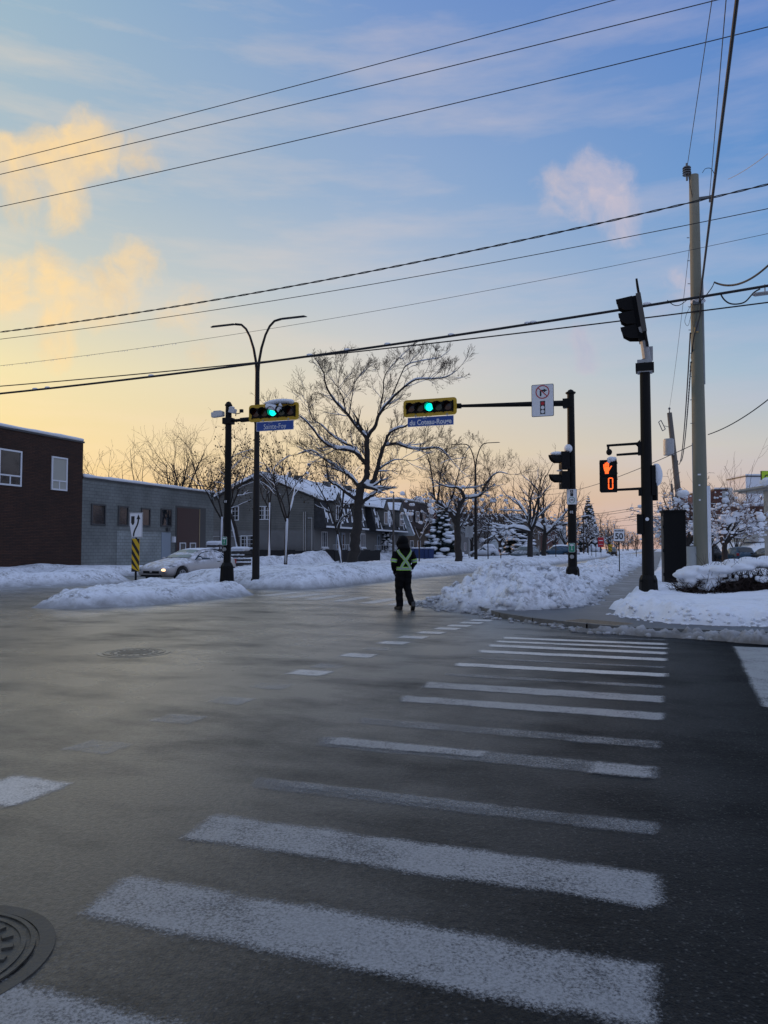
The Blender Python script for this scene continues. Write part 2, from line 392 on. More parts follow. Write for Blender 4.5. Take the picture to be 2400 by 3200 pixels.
snowmat('snow'); snowmat('snow_dirty', .8); snowmat('snow_grimy', 1., (.62, .64, .68)); snowmat('snow_field', .25)
def walkmat():
    m = bpy.data.materials.new('wet_concrete'); m.use_nodes = True; t = m.node_tree; b = t.nodes['Principled BSDF']
    co = N(t, 'ShaderNodeTexCoord').outputs['Object']
    mp = N(t, 'ShaderNodeMapping'); mp.inputs['Rotation'].default_value = (0, 0, AZ); t.links.new(co, mp.inputs[0])
    mp2 = N(t, 'ShaderNodeMapping'); mp2.inputs['Scale'].default_value = (.5, 2.2, 1); t.links.new(mp.outputs[0], mp2.inputs[0])
    ice = maprange(t, ntex(t, mp2.outputs[0], 2.2, 6, .65), .5, .64)
    c = cmix(t, ntex(t, co, 5, 5, .6), (.05, .052, .055), (.095, .096, .098))
    sp = N(t, 'ShaderNodeSeparateXYZ'); t.links.new(mp.outputs[0], sp.inputs[0])
    far = maprange(t, sp.outputs[1], 16, 24)
    t.links.new(cmix(t, mth(t, 'MULTIPLY', mth(t, 'MULTIPLY', ice, far), .55), c, (.5, .52, .56)), b.inputs['Base Color'])
    b.inputs['Roughness'].default_value = .5
    bn = N(t, 'ShaderNodeBump'); bn.inputs['Strength'].default_value = .3; t.links.new(ntex(t, co, 40, 4, .6), bn.inputs['Height']); t.links.new(bn.outputs[0], b.inputs['Normal'])
    MATS['wet_concrete'] = m
walkmat()
mat('kerb', (.13, .13, .125), .7, var=.25, vscale=8, bump=.3)

# ------------------------------------------------------------------ ground sheets
g = MB(); g.add([Vector((-2500, -600, -.03)), Vector((2500, -600, -.03)), Vector((2500, 4000, -.03)), Vector((-2500, 4000, -.03))], [(0, 1, 2, 3)])
tag(g.build('ground', 'snow_field'), kind='structure')
g = MB()
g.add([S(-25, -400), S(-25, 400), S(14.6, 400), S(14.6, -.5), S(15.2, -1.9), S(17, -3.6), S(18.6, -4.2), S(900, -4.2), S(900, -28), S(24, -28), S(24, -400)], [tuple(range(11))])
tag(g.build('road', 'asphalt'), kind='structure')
# pavement at the right-hand corner, a real kerb step above the road
wp = [(14.35, 60), (14.35, -.3), (14.75, -1.25), (15.6, -2.35), (16.6, -3.2), (17.9, -3.9), (19.5, -4.15), (400, -4.15)]
g = MB()
k = wp + [(400, 60)]
g.add([S(u, v, .10) for u, v in k], [tuple(range(len(k)))])
tag(g.build('pavement', 'wet_concrete'), kind='structure')
g = MB()
for (a, b) in zip(wp[:-1], wp[1:]):
    d = (Vector(b) - Vector(a)).normalized(); q = Vector((d.y, -d.x)) * .14
    q = -q if (Vector(a) + q - Vector((20, 5))).length > (Vector(a) - q - Vector((20, 5))).length else q
    a2 = Vector(a) - q * 1; b2 = Vector(b) - q * 1
    g.add([S(a2.x, a2.y, 0), S(b2.x, b2.y, 0), S(b2.x, b2.y, .104), S(a2.x, a2.y, .104), S(a[0], a[1], .104), S(b[0], b[1], .104)], [(0, 1, 2, 3), (3, 2, 5, 4)])
tag(g.build('kerb', 'kerb'), kind='structure')

# ------------------------------------------------------------------ painted markings
class Marks:
    def __init__(s): s.v = []; s.f = []; s.e = []; s.m = []
    def quad(s, c4, mi, z=.004, e=.06):
        c4 = [Vector(c) for c in c4]; o = len(s.v)
        def bil(a, b): return (c4[0] * (1 - a) + c4[1] * a) * (1 - b) + (c4[3] * (1 - a) + c4[2] * a) * b
        w = (c4[1] - c4[0]).length; h = (c4[3] - c4[0]).length; ea, eb = min(.3, e / w), min(.3, e / h)
        for j, b in enumerate((-eb * .5, eb, 1 - eb, 1 + eb * .5)):
            for i, a in enumerate((-ea * .5, ea, 1 - ea, 1 + ea * .5)):
                p = bil(a, b); s.v.append(S(p.x, p.y, z)); s.e.append(1. if i in (1, 2) and j in (1, 2) else 0.)
        for j in range(3):
            for i in range(3): q = o + j * 4 + i; s.f.append((q, q + 1, q + 5, q + 4)); s.m.append(mi)
    def build(s, name, **kw):
        me = bpy.data.meshes.new(name); me.from_pydata([tuple(v) for v in s.v], [], s.f)
        me.materials.append(MATS['paint_sound']); me.materials.append(MATS['paint_faded']); me.materials.append(MATS['paint_bright']); me.materials.append(MATS['paint_ghost'])
        me.polygons.foreach_set('material_index', s.m)
        at = me.attributes.new('edge', 'FLOAT', 'POINT'); at.data.foreach_set('value', s.e)
        o = bpy.data.objects.new(name, me); COL.objects.link(o); return tag(o, **kw)
M = Marks()
bars = [(1.72, 2.12, 0), (2.56, 2.97, 0), (3.40, 3.79, 0), (4.24, 4.50, 1), (5.28, 5.63, 1), (6.08, 6.37, 1), (7.10, 7.45, 0), (7.90, 8.30, 0),
        (8.72, 8.96, 1), (9.50, 9.79, 2), (10.18, 10.37, 1), (10.84, 11.13, 2), (11.52, 11.82, 2), (12.12, 12.35, 2), (12.62, 12.9, 2), (13.25, 13.42, 1)]
rb = random.Random(4)
for i, (a, b, w) in enumerate(bars):
    vr = -.05 + a * .009; vl = -2.5 + rb.uniform(-.04, .04) + max(0, 4.4 - a) * .13
    M.quad([(a, vl + .04), (a, vr), (b, vr), (b, vl - .03)], w)
M.quad([(5.28, -.5), (5.28, -.06), (5.60, -.06), (5.60, -.5)], 0, z=.008)      # one corner of a worn bar still holds its paint
M.quad([(5.36, -2.45), (5.4, -1.2), (5.6, -1.2), (5.63, -2.42)], 0, z=.008)
M.quad([(4.3, -2.35), (4.3, -.9), (4.47, -.9), (4.5, -2.4)], 1, z=.008)
tag(M.build('crosswalk_marking', kind='structure'))
M = Marks()
for (u, w) in [(3.75, 0), (4.75, 1), (5.75, 1), (6.6, 1), (7.45, 1), (8.4, 0), (8.95, 1), (9.98, 0), (10.75, 1), (11.5, 0), (12.33, 0), (13.1, 0), (13.85, 0), (14.45, 0), (15.1, 0), (15.7, 0)]:
    v = -3.98 + max(0, u - 12) * .12
    hw = .24
    M.quad([(u - .2, v - hw), (u - .2, v + hw), (u + .2, v + hw), (u + .2, v - hw)] if u > 4 else [(3.45, -4.0), (3.45, -3.5), (3.98, -3.5), (3.98, -4.0)], 2 if w == 0 else 3)
M.quad([(12.85, .98), (12.85, 1.75), (8.0, 1.62), (8.0, .84)], 0)
fx = [(19.1, -6.9), (19.4, -7.8), (19.85, -8.85), (20.3, -9.9), (20.85, -10.9), (21.45, -12.0), (18.9, -5.9), (18.7, -5.2)]
for i, (u, v) in enumerate(fx):
    M.quad([(u, v), (u + .05, v + .5), (u + 2.35, v + .55), (u + 2.3, v + .05)], 2, z=.004)
for (u, v, L) in [(24.0, -8.3, 2.6), (33, -8.1, 3), (27.5, -6.9, 1.5)]:
    M.quad([(u, v), (u, v + .12), (u + L, v + .12), (u + L, v)], 2)
M.quad([(22.6, -8.6), (22.6, -6.2), (22.75, -6.1), (22.75, -8.6)], 1)
tag(M.build('road_marking', kind='structure'))

# ------------------------------------------------------------------ snow lying on the ground
def sdist(u, v, poly):                               # + inside
    ins = False; d = 1e9; n = len(poly)
    for i in range(n):
        ax, ay = poly[i]; bx, by = poly[(i + 1) % n]
        ex, ey = bx - ax, by - ay; wx, wy = u - ax, v - ay
        t = max(0, min(1, (wx * ex + wy * ey) / (ex * ex + ey * ey + 1e-12)))
        q = (wx - ex * t) ** 2 + (wy - ey * t) ** 2
        if q < d: d = q
        if (ay > v) != (by > v) and u < (bx - ax) * (v - ay) / (by - ay + 1e-12) + ax: ins = not ins
    return math.sqrt(d) * (1 if ins else -1)
def sm(x): x = max(0., min(1., x)); return x * x * (3 - 2 * x)
def lump(u, v, s, seed=0):
    d = noise.voronoi(Vector((u / s, v / s, seed)))[0]
    return max(0., 1 - d[0] * 1.35)
def frange(a, b, d):
    n = max(1, int(round((b - a) / d))); return [a + (b - a) * i / n for i in range(n + 1)]
def field(name, H, us, vs, m, base=0., **kw):
    idx = {}; V = []; Fc = []; hh = [[H(u, v) for v in vs] for u in us]
    def vid(i, j):
        if (i, j) not in idx:
            idx[i, j] = len(V); V.append(tuple(S(us[i], vs[j], base + max(hh[i][j], -.03))))
        return idx[i, j]
    for i in range(len(us) - 1):
        for j in range(len(vs) - 1):
            if max(hh[i][j], hh[i + 1][j], hh[i][j + 1], hh[i + 1][j + 1]) > .004:
                Fc.append((vid(i, j), vid(i, j + 1), vid(i + 1, j + 1), vid(i + 1, j)))
    me = bpy.data.meshes.new(name); me.from_pydata(V, [], Fc); me.materials.append(MATS[m])
    me.polygons.foreach_set('use_smooth', [True] * len(Fc)); me.update()
    o = bpy.data.objects.new(name, me); COL.objects.link(o); return tag(o, **kw)

# island nose
ISL = [(15.1, -14.9), (15.3, -13.6), (16.8, -12.65), (20.2, -12.2), (21.9, -12.35), (22.9, -13.2), (23.2, -15.4), (22.6, -16.8), (20.6, -16.7), (18, -15.9)]
def Hisl(u, v):
    s = sdist(u, v, ISL) + .16 * f3((u, v, 1), .9) + .06 * f3((u, v, 2), 4)
    if s <= 0: return -.03
    h = .34 * sm(s / .75) ** .8
    h += .05 * f3((u, v, 3), .8) * sm(s) + .14 * lump(u, v, .42) * sm(s / .3) * (1 - sm((s - .5) / .6)) + .07 * lump(u, v, .2, 9) * sm(s / .15) * (1 - sm((s - .5) / .4)) + .03 * f3((u, v, 5), 4) * sm(s / .2)
    h += .12 * math.exp(-((u - 21.5) ** 2 + (v + 15.8) ** 2) / .8)
    return h + .01
field('snow_island', Hisl, frange(14.6, 25.6, .085), frange(-17.8, -11.8, .085), 'snow_dirty', label='low snow-covered traffic island nose under the striped marker', cat='snow bank')
MED = [(25.3, -13.4), (25.7, -12.3), (27, -11.9), (37, -11.7), (62, -10.1), (79, -9.2), (110, -8.8), (520, -8.8), (520, -21), (34, -21), (28, -19.8), (26.2, -17.6), (25.2, -15.3)]
def Hmed(u, v):
    s = sdist(u, v, MED) + .14 * f3((u, v, 11), .5) + .07 * f3((u, v, 12), 2.5)
    if s <= 0: return -.03
    h = .30 * sm(s / .35) + .28 * sm((s - .35) / .8)
    rs = v + 12.5 if u < 60 else v + 10.5
    h += .05 * f3((u, v, 13), .35) + .05 * f3((u, v, 14), 2.2) * sm(s / .3)
    h += .17 * lump(u, v, .42, 3) * sm(s / .2) * (1 - sm((s - .6) / .6)) + .08 * lump(u, v, .2, 4) * sm(s / .1) * (1 - sm((s - .6) / .4))
    h += .22 * math.exp(-((u - 29.5) ** 2 / 6 + (v + 13.1) ** 2 / 1.2)) + .25 * math.exp(-((u - 31.5) ** 2 + (v + 14.2) ** 2) / .5)
    h -= .5 * math.exp(-((u - 26.0) ** 2 + (v + 15.4) ** 2) / .55)
    for tu, tv in ((41.4, -16.8), (57, -14.2), (80, -14.5), (90, -14.6)): h += .16 * math.exp(-((u - tu) ** 2 + (v - tv) ** 2) / 1.2)
    return max(h, .01)
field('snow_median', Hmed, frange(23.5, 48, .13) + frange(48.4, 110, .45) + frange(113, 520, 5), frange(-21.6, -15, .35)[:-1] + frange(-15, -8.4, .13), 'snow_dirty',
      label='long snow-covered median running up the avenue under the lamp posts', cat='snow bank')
LB = [(19, -400), (20, -60), (21, -30), (22, -23.3), (23.6, -22.3), (25.6, -21.5), (27.5, -21.4), (29, -22.8), (30.5, -25.6), (34, -27.2), (45, -27.5), (520, -27.5), (520, -400)]
def Hleft(u, v):
    s = sdist(u, v, LB) + .25 * f3((u, v, 21), .45) + .09 * f3((u, v, 22), 2)
    if s <= 0: return -.03
    h = .5 * sm(s / 1.1) + .1 * lump(u, v, .6, 5) * sm(s / .3) * (1 - sm((s - 1) / 1.5)) + .06 * f3((u, v, 23), .8)
    if u < 34: h -= .22 * sm((s - 2.2) / .4) * (1 - sm((s - 4.2) / .4))               # cleared strip
    h += .18 * math.exp(-((u - 33.3) ** 2 + (v + 31.6) ** 2) / 1.5)
    h += .75 * math.exp(-((u - 62) ** 2 / 30 + (v + 28.9) ** 2 / 1.6)) * (1 + .5 * f3((u, v, 25), .6))
    h += .35 * math.exp(-((u - 52) ** 2 / 20 + (v + 28.7) ** 2 / 2))
    h += .5 * math.exp(-((u - 80) ** 2 / 60 + (v + 28.6) ** 2 / 1.5))
    if 37.6 < u < 49 and v < -28.5: h -= .28 * sm((u - 37.6) / 2) * sm((49 - u) / 2)
    return max(h, .012)
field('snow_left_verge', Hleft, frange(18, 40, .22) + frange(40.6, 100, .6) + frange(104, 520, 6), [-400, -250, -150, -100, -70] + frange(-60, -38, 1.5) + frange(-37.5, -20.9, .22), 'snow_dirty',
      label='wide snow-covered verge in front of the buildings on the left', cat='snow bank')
# the ploughed pile at the near corner and the bank that follows the pavement
PILE = [(16.9, -3.55), (17.9, -4.85), (19.5, -6.05), (21.5, -6.2), (24, -5.9), (26, -5.6), (26, -1.6), (23, -1.5), (20.3, -1.35), (18.3, -1.75), (17.2, -2.5)]
def Hpile(u, v):
    s = sdist(u, v, PILE) + .22 * f3((u, v, 31), .9) + .1 * f3((u, v, 32), 3.5)
    if s <= 0: return -.03
    ramp_ = sm(s / 1.5) ** .85
    crest = .52 + .42 * math.exp(-((v + 4.15) ** 2) / .5 - ((u - 20.6) ** 2) / 4) + .30 * math.exp(-((v + 3.2) ** 2) / .6 - ((u - 20.3) ** 2) / 4) + .12 * math.exp(-((v + 2.3) ** 2) / .4)
    crest -= .22 * sm((v + 2.0) / .8) + .08 * sm((u - 23) / 2)
    h = crest * ramp_
    rough = sm(s / .12)
    h += rough * (.24 * lump(u, v, .40, 1) + .17 * lump(u + 7, v, .21, 2) + .08 * lump(u, v, .11, 3) - .15) + .05 * f3((u, v, 33), 6) * rough
    h += .10 * max(0, f3((u, v, 34), 1.8)) * ramp_ * 1.6
    return max(h, .01)
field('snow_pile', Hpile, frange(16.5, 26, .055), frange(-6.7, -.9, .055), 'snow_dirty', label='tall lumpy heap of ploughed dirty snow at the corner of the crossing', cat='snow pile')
BANK = [(25.2, -6.1), (40, -6.2), (65, -6.3), (90, -6.6), (150, -7), (150, -1.3), (90, -1.3), (60, -1.4), (42, -1.5), (25.2, -1.65)]
def Hbank(u, v):
    s = sdist(u, v, BANK) + .2 * f3((u, v, 41), .8) + .08 * f3((u, v, 42), 3)
    if s <= 0: return -.03
    h = (.42 + .14 * math.sin(u * .21 + 1) + .12 * math.exp(-((u - 48) ** 2) / 40)) * sm(s / 1.3)
    r_ = sm(s / .15)
    h += r_ * (.20 * lump(u, v, .5, 7) + .15 * lump(u, v, .26, 8) - .11) + .05 * f3((u, v, 43), 4) * r_
    return max(h, .01)
field('snow_bank', Hbank, frange(25.3, 50, .11) + frange(50.3, 150, .5), frange(-6.8, -.9, .11), 'snow_dirty', label='rough bank of shovelled snow between the roadway and the cleared pavement', cat='snow bank')
# right-hand corner, above the pavement (z .10)
RC = [(16.9, -.95), (16.1, -.5), (15.35, .1), (15.1, .9), (15.25, 2), (15.5, 5), (15.6, 30), (150, 60), (150, -.1), (60, -.25), (42, -.45), (30, -.72), (24, -.75), (20.8, -.95), (18.5, -1.05)]
def Hrc(u, v):
    s = sdist(u, v, RC) + .14 * f3((u, v, 51), 1.1) + .06 * f3((u, v, 52), 4)
    if s <= 0: return -.14
    h = .24 * sm(s / .45) ** .7 + .07 * sm((s - .4) / 1.2)
    h += .09 * f3((u, v, 53), .7) * sm(s) + (.13 * lump(u, v, .34, 11) + .08 * lump(u, v, .17, 12)) * sm(s / .1) * (1 - sm((s - .5) / .9)) + .02 * f3((u, v, 54), 4) * sm(s / .2)
    h += .25 * sm((u - 75) / 40) * 0
    if v > 5.5: h += 2.9 * sm((u - 74) / 26) * sm((v - 5.5) / 4) * (1 + .12 * f3((u, v, 55), .12))
    return h
field('snow_corner', Hrc, frange(14.8, 24, .07) + frange(24.3, 60, .3) + frange(61, 150, 1.2), frange(-1.4, 3.5, .07) + frange(3.7, 12, .2) + frange(12.6, 60, 1.2), 'snow_field', base=.10,
      label='snow-covered corner lot around the poles on the right', cat='snow bank')
# slush windrow along the kerb
SL = [(16.45, -3.75), (15.7, -2.65), (14.9, -1.75), (14.15, -1.3), (13.98, -.2), (13.85, .6), (13.6, 1.5), (13.5, 3), (13.5, 12)]
def slx(u, v):
    best = 9; tt = 0
    for i, (a, b) in enumerate(zip(SL[:-1], SL[1:])):
        ex, ey = b[0] - a[0], b[1] - a[1]; t = max(0, min(1, ((u - a[0]) * ex + (v - a[1]) * ey) / (ex * ex + ey * ey)))
        d = math.hypot(u - a[0] - ex * t, v - a[1] - ey * t)
        if d < best: best = d; tt = i + t
    return best, tt
def Hsl(u, v):
    d, t = slx(u, v)
    w = .10 + .16 * sm((t - 2.3) / 3) + .12 * sm((t - 5) / 1)
    amt = sm((t - 2.2) / 1.2) * .75 + .25 * (1 if f3((t * 3, 0, 0), 1.0, 2) > .05 else 0)
    s = (w + .09 * f3((u, v, 61), 3) - d)
    if s <= 0 or amt < .2: return -.03
    e = sm(s / .12)
    return e * (.02 + (.05 + .05 * sm((t - 5) / 1)) * amt + .11 * lump(u, v, .15, 13) * amt + .05 * lump(u, v, .07, 14)) - .01
field('slush_ridge', Hsl, frange(13.0, 17.0, .035), frange(-4.2, 5.5, .035), 'snow_grimy', label='low ridge of grey slush along the kerb in front of the crossing', cat='slush')
rc = random.Random(9); g = MB()
def chunk(u, v, z, r, mb): mb.ball(S(u, v, z), (r * rc.uniform(.8, 1.3), r * rc.uniform(.8, 1.3), r * rc.uniform(.6, .9)), n=7, m=5, jit=.25, rng=rc)
for i in range(520):
    t = rc.random() * (len(PILE) - 1); k = int(t); a = Vector(PILE[k]); b = Vector(PILE[(k + 1) % len(PILE)]); p = a.lerp(b, t - k)
    if p.x > 22 and p.y < -5: continue
    p = p + Vector((rc.gauss(0, .16), rc.gauss(0, .16))); hgt = max(0, Hpile(p.x, p.y))
    chunk(p.x, p.y, hgt + .01, rc.choice([.025, .035, .05, .07]), g)
for i in range(420):
    u, v = rc.uniform(17.3, 24), rc.uniform(-5.8, -1.8); hgt = Hpile(u, v)
    if hgt > .1: chunk(u, v, hgt, rc.choice([.04, .06, .09, .12]), g)
for i in range(420):
    k = rc.random() ** .7 * (len(SL) - 1.01); a = Vector(SL[int(k)]).lerp(Vector(SL[int(k) + 1]), k % 1)
    chunk(a.x + rc.gauss(0, .12), a.y + rc.gauss(0, .12), .01, rc.choice([.012, .02, .03, .05]), g)
for i in range(300):
    u, v = rc.uniform(25, 60), rc.uniform(-5.6, -1.7); chunk(u, v, Hbank(u, v), rc.choice([.05, .08, .12]), g)
tag(g.build('snow_chunks', 'snow_dirty', smooth=True), 'loose lumps of snow scattered over the ploughed banks and kerb', 'snow', kind='stuff'); g = MB()
for i in range(200):
    k = rc.random() * 5.99; a = Vector(RC[int(k)]).lerp(Vector(RC[int(k) + 1]), k % 1); u, v = a.x + rc.gauss(.05, .12), a.y + rc.gauss(0, .12)
    chunk(u, v, .10 + max(0, Hrc(u, v)), rc.choice([.02, .03, .045]), g)
tag(g.build('snow_crumbs', 'snow', smooth=True), 'clean crumbs of snow along the edge of the right-hand corner', 'snow', kind='stuff')

# ------------------------------------------------------------------ ironwork in the road
mat('cast_iron', (.085, .082, .070), .5, .4, var=.35, vscale=14, bump=.35, bscale=60)
mat('iron_rim', (.075, .07, .058), .55, .3, var=.3, vscale=10, bump=.3, bscale=50)
mat('iron_worn', (.34, .31, .25), .42, .5, var=.2, vscale=10, bump=.2, bscale=50)
def manhole(x, y, r, rz, label, seed):
    t = thing('manhole_cover', label, 'manhole cover', (x, y, 0), rz, group='manhole covers in the roadway')
    m = MB()
    def annul(mb, r0, r1, z0, z1, n=64):
        vs = []
        for i in range(n):
            a = 2 * math.pi * i / n; c, s_ = math.cos(a), math.sin(a)
            vs += [Vector((r0 * c, r0 * s_, z0)), Vector((r0 * c, r0 * s_, z1)), Vector((r1 * c, r1 * s_, z1)), Vector((r1 * c, r1 * s_, z0))]
        fs = []
        for i in range(n):
            o = 4 * i; q = 4 * ((i + 1) % n)
            fs += [(o, q, q + 1, o + 1), (o + 1, q + 1, q + 2, o + 2), (o + 2, q + 2, q + 3, o + 3)]
        mb.add(vs, fs)
    annul(m, r * .87, r, .0, .006); m.build('frame', 'iron_rim' if seed == 2 else 'iron_worn', t)
    m = MB(); m.add([Vector((r * .84 * math.cos(i * math.pi / 32), r * .84 * math.sin(i * math.pi / 32), .006)) for i in range(64)], [tuple(range(64))])
    annul(m, r * .72, r * .76, .006, .011); annul(m, r * .80, r * .84, .006, .013)
    for i in range(20):
        a = 2 * math.pi * i / 20
        m.box((r * .62 * math.cos(a), r * .62 * math.sin(a), .010), (r * .09, r * .07, .012), rot=Matrix.Rotation(a, 3, 'Z'))
    k = int(r * .5 / .028)
    for i in range(-k, k + 1):
        for j in range(-k, k + 1):
            px, py = (i + (j % 2) * .5) * .028, j * .026
            if math.hypot(px, py) < r * .48: m.box((px, py, .010), (.014, .013, .010))
    m.build('lid', 'cast_iron' if seed == 2 else 'iron_worn', t)
manhole(-3.56, 11.03, .50, .3, 'pale worn manhole cover alone in the open roadway beyond the crossing', 1)
manhole(-1.645, 2.83, .43, 0, 'dark cast manhole cover beside the nearest crossing bar', 2)
# tactile plate
t = thing('tactile_plate', 'dark cast tactile warning plate set in the pavement at the kerb', 'tactile plate', S(15.0, -1.15, .10), SR - .55)
m = MB(); m.prism(rrect(1.15, .62, .05), (EX, EY, EZ), (0, 0, .0), .006)
for i in range(22):
    for j in range(11): m.cyl((-.525 + i * .05, -.25 + j * .05, .006), (-.525 + i * .05, -.25 + j * .05, .017), .014, .009, 6)
m.build('plate', mat('plate_rust', (.20, .16, .11), .5, var=.3, vscale=9), t)
# ------------------------------------------------------------------ street furniture
mat('black_paint', (.006, .006, .0065), .55, 0., spec=.18, bump=.05, bscale=40)
mat('dull_black', (.005, .005, .006), .75, spec=.25)
mat('signal_yellow', (.55, .34, .01), .5)
mat('sign_white', (.74, .75, .78), .45); mat('sign_black', (.008, .008, .009), .5); mat('sign_red', (.45, .01, .02), .5)
mat('sign_blue', (.008, .06, .30), .4); mat('sign_yellow', (.62, .38, .01), .45); mat('sign_green', (.01, .22, .12), .5)
mat('steel', (.32, .33, .34), .4, .7); mat('galvanised', (.36, .37, .38), .5, .6, var=.15, vscale=12)
mat('lens_dark', (.02, .012, .006), .15); mat('lens_red', (.035, .004, .003), .2); mat('lens_amber', (.03, .02, .003), .2); mat('lens_green', (.003, .03, .02), .2)
mat('green_glow', (0, .4, .3), .3, emit=(0.0, .95, .62), es=1.7)
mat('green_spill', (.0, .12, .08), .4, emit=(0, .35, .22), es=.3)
mat('orange_glow', (.4, .1, .02), .3, emit=(1., .10, .012), es=1.9)
mat('white_plastic', (.6, .6, .6), .5)
mat('pole_aluminium', (.014, .013, .014), .45, .2, spec=.25)

def octpole(t, h, r0, r1, sk, skh, name='pole', m='black_paint', base_z=0.):
    mb = MB(); mb.cyl((0, 0, base_z), (0, 0, h), r0, r1, 16)
    mb.tube([(0, 0, h), (0, 0, h + .03), (0, 0, h + .14), (0, 0, h + .17)], [r1 * 1.25, r1 * 1.25, r1 * .7, .02], 8)
    mb.build(name, m, t, smooth=False)
    mb = MB(); mb.tube([(0, 0, base_z), (0, 0, base_z + .08), (0, 0, skh * .86), (0, 0, skh)], [sk, sk, sk * .86, r0 * 1.15], 8)
    for i in range(4):
        a = math.pi / 4 + i * math.pi / 2; mb.cyl((sk * .9 * math.cos(a), sk * .9 * math.sin(a), skh * .8), (sk * 1.02 * math.cos(a), sk * 1.02 * math.sin(a), skh * .8), .03, .03, 6)
    mb.build('base_cover', m, t)
def visor(mb, x, y, z, r, L, mi=0, n=14, a0=-200, a1=20, droop=.0):
    # tunnel visor opening towards -y
    o = len(mb.v)
    for i in range(n + 1):
        a = R(a0 + (a1 - a0) * i / n) + math.pi
        edge = L * (1 - .0 * abs(i / n - .5))
        k = L * (.45 + .55 * math.sin(math.pi * i / n) ** .6)
        c, s_ = math.cos(a), -math.sin(a)
        mb.v += [Vector((x + r * c, y, z - r * s_)), Vector((x + r * c, y - k, z - r * s_ - droop)), Vector((x + (r + .012) * c, y, z - (r + .012) * s_)), Vector((x + (r + .012) * c, y - k, z - (r + .012) * s_ - droop))]
    for i in range(n):
        q = o + 4 * i
        for f in ((q, q + 1, q + 5, q + 4), (q + 2, q + 6, q + 7, q + 3), (q + 1, q + 3, q + 7, q + 5)): mb.f.append(f); mb.m.append(mi)
def signal5(name, label, x, u, v, z, snow=False):
    t = thing(name, label, 'traffic light', S(u, v, z), SR, group='five-lens traffic lights facing the crossing')
    W, Hh = 2.12, .66; mb = MB()
    out = rrect(W, Hh, .12, 5); inn = rrect(W - .24, Hh - .27, .03, 5); n = len(out)
    vs = [Vector((p[0], -.005, p[1])) for p in out] + [Vector((p[0], -.005, p[1])) for p in inn] + [Vector((p[0], .02, p[1])) for p in out]
    fs = []
    for i in range(n):
        j = (i + 1) % n; fs += [(i, j, n + j, n + i), (i, 2 * n + i, 2 * n + j, j)]
    mb.add(vs, fs); mb.build('yellow_border', 'signal_yellow', t)
    mb = MB(); mb.box((0, .012, 0), (W - .22, .02, Hh - .25))
    mb.box((0, .13, 0), (1.84, .22, .36)); mb.build('backboard', 'dull_black', t)
    L = MB(); V = MB()
    for i in range(5):
        cx = (i - 2) * .365
        V.box((cx, -.02, 0), (.35, .05, .37)); visor(V, cx, -.045, 0, .165, .26)
        L2 = MB(); vs = [Vector((cx, -.062, 0))] + [Vector((cx + .15 * math.cos(a), -.052, .15 * math.sin(a))) for a in [2 * math.pi * k / 24 for k in range(24)]]
        L2.add(vs, [(0, 1 + (k + 1) % 24, 1 + k) for k in range(24)])
        L2.build('lens', ['lens_red', 'lens_amber', 'green_glow', 'lens_green', 'lens_red'][i], t)
    for i in range(6): V.box(((i - 2.5) * .365, -.03, .2), (.04, .05, .04)); V.box(((i - 2.5) * .365, -.03, -.2), (.04, .05, .04))
    V.build('visor_housing', 'dull_black', t)
    mb = MB()                                           # glowing sheet standing in for green light caught on the inside of its visor
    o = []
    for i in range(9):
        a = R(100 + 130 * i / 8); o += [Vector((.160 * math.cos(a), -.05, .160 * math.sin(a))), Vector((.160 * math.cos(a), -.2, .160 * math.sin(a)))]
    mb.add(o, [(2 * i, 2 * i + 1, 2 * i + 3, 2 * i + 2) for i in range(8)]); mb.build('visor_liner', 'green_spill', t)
    if snow:
        mb = MB(); rr = random.Random(3)
        for i in range(15):
            f = i / 14; mb.ball((-.2 + .98 * f, -.10, .33 + .05 * math.sin(f * 3)), (.12, .17, .09 - .03 * (f < .1)), n=12, m=8, jit=.04, rng=rr)
        for i in range(7): mb.ball((-.15 + .05 * i, -.19, .20 - .012 * i), (.09, .09, .12), n=10, m=8, jit=.05, rng=rr)
        for i in range(5): mb.ball((.30 + .03 * i, -.2, .2 - .05 * abs(i - 3)), (.05, .06, .10), n=8, m=6, rng=rr)
        mb.build('snow_cap', 'snow', t, smooth=True)
    return t
def plate(t, w, h, r=.03, y=0., m='sign_white', cx=0, cz=0, th=.012, name='panel'):
    mb = MB(); mb.prism(rrect(w, h, r), (EX, EZ, EY), (cx, y, cz), th)
    return mb.build(name, m, t)
def nameplate(label, words, u, v, z, w, h, boldness, tw):
    t = thing('street_name_sign', label, 'street sign', S(u, v, z), SR, group='blue street name signs')
    plate(t, w, h, .01, 0, 'sign_white'); 
    mb = MB(); flatpoly(mb, rrect(w - .035, h - .035, .005), -.003, 0); mb.build('blue_field', 'sign_blue', t)
    mb = MB(); text(mb, words, h * .78, (0, -.006, -.03), bold=boldness, width=tw); text(mb, 'Chemin', .055, (-w * .12, -.006, h * .36), bold=0.0) ; mb.build('lettering', 'sign_white', t)
    mb = MB()
    for q in (-.32, .36): mb.cyl((q * w, .01, h / 2), (q * w, .01, h / 2 + .1), .018); mb.box((q * w, .0, h / 2 + .05), (.1, .03, .025))
    mb.build('hanger', 'steel', t)
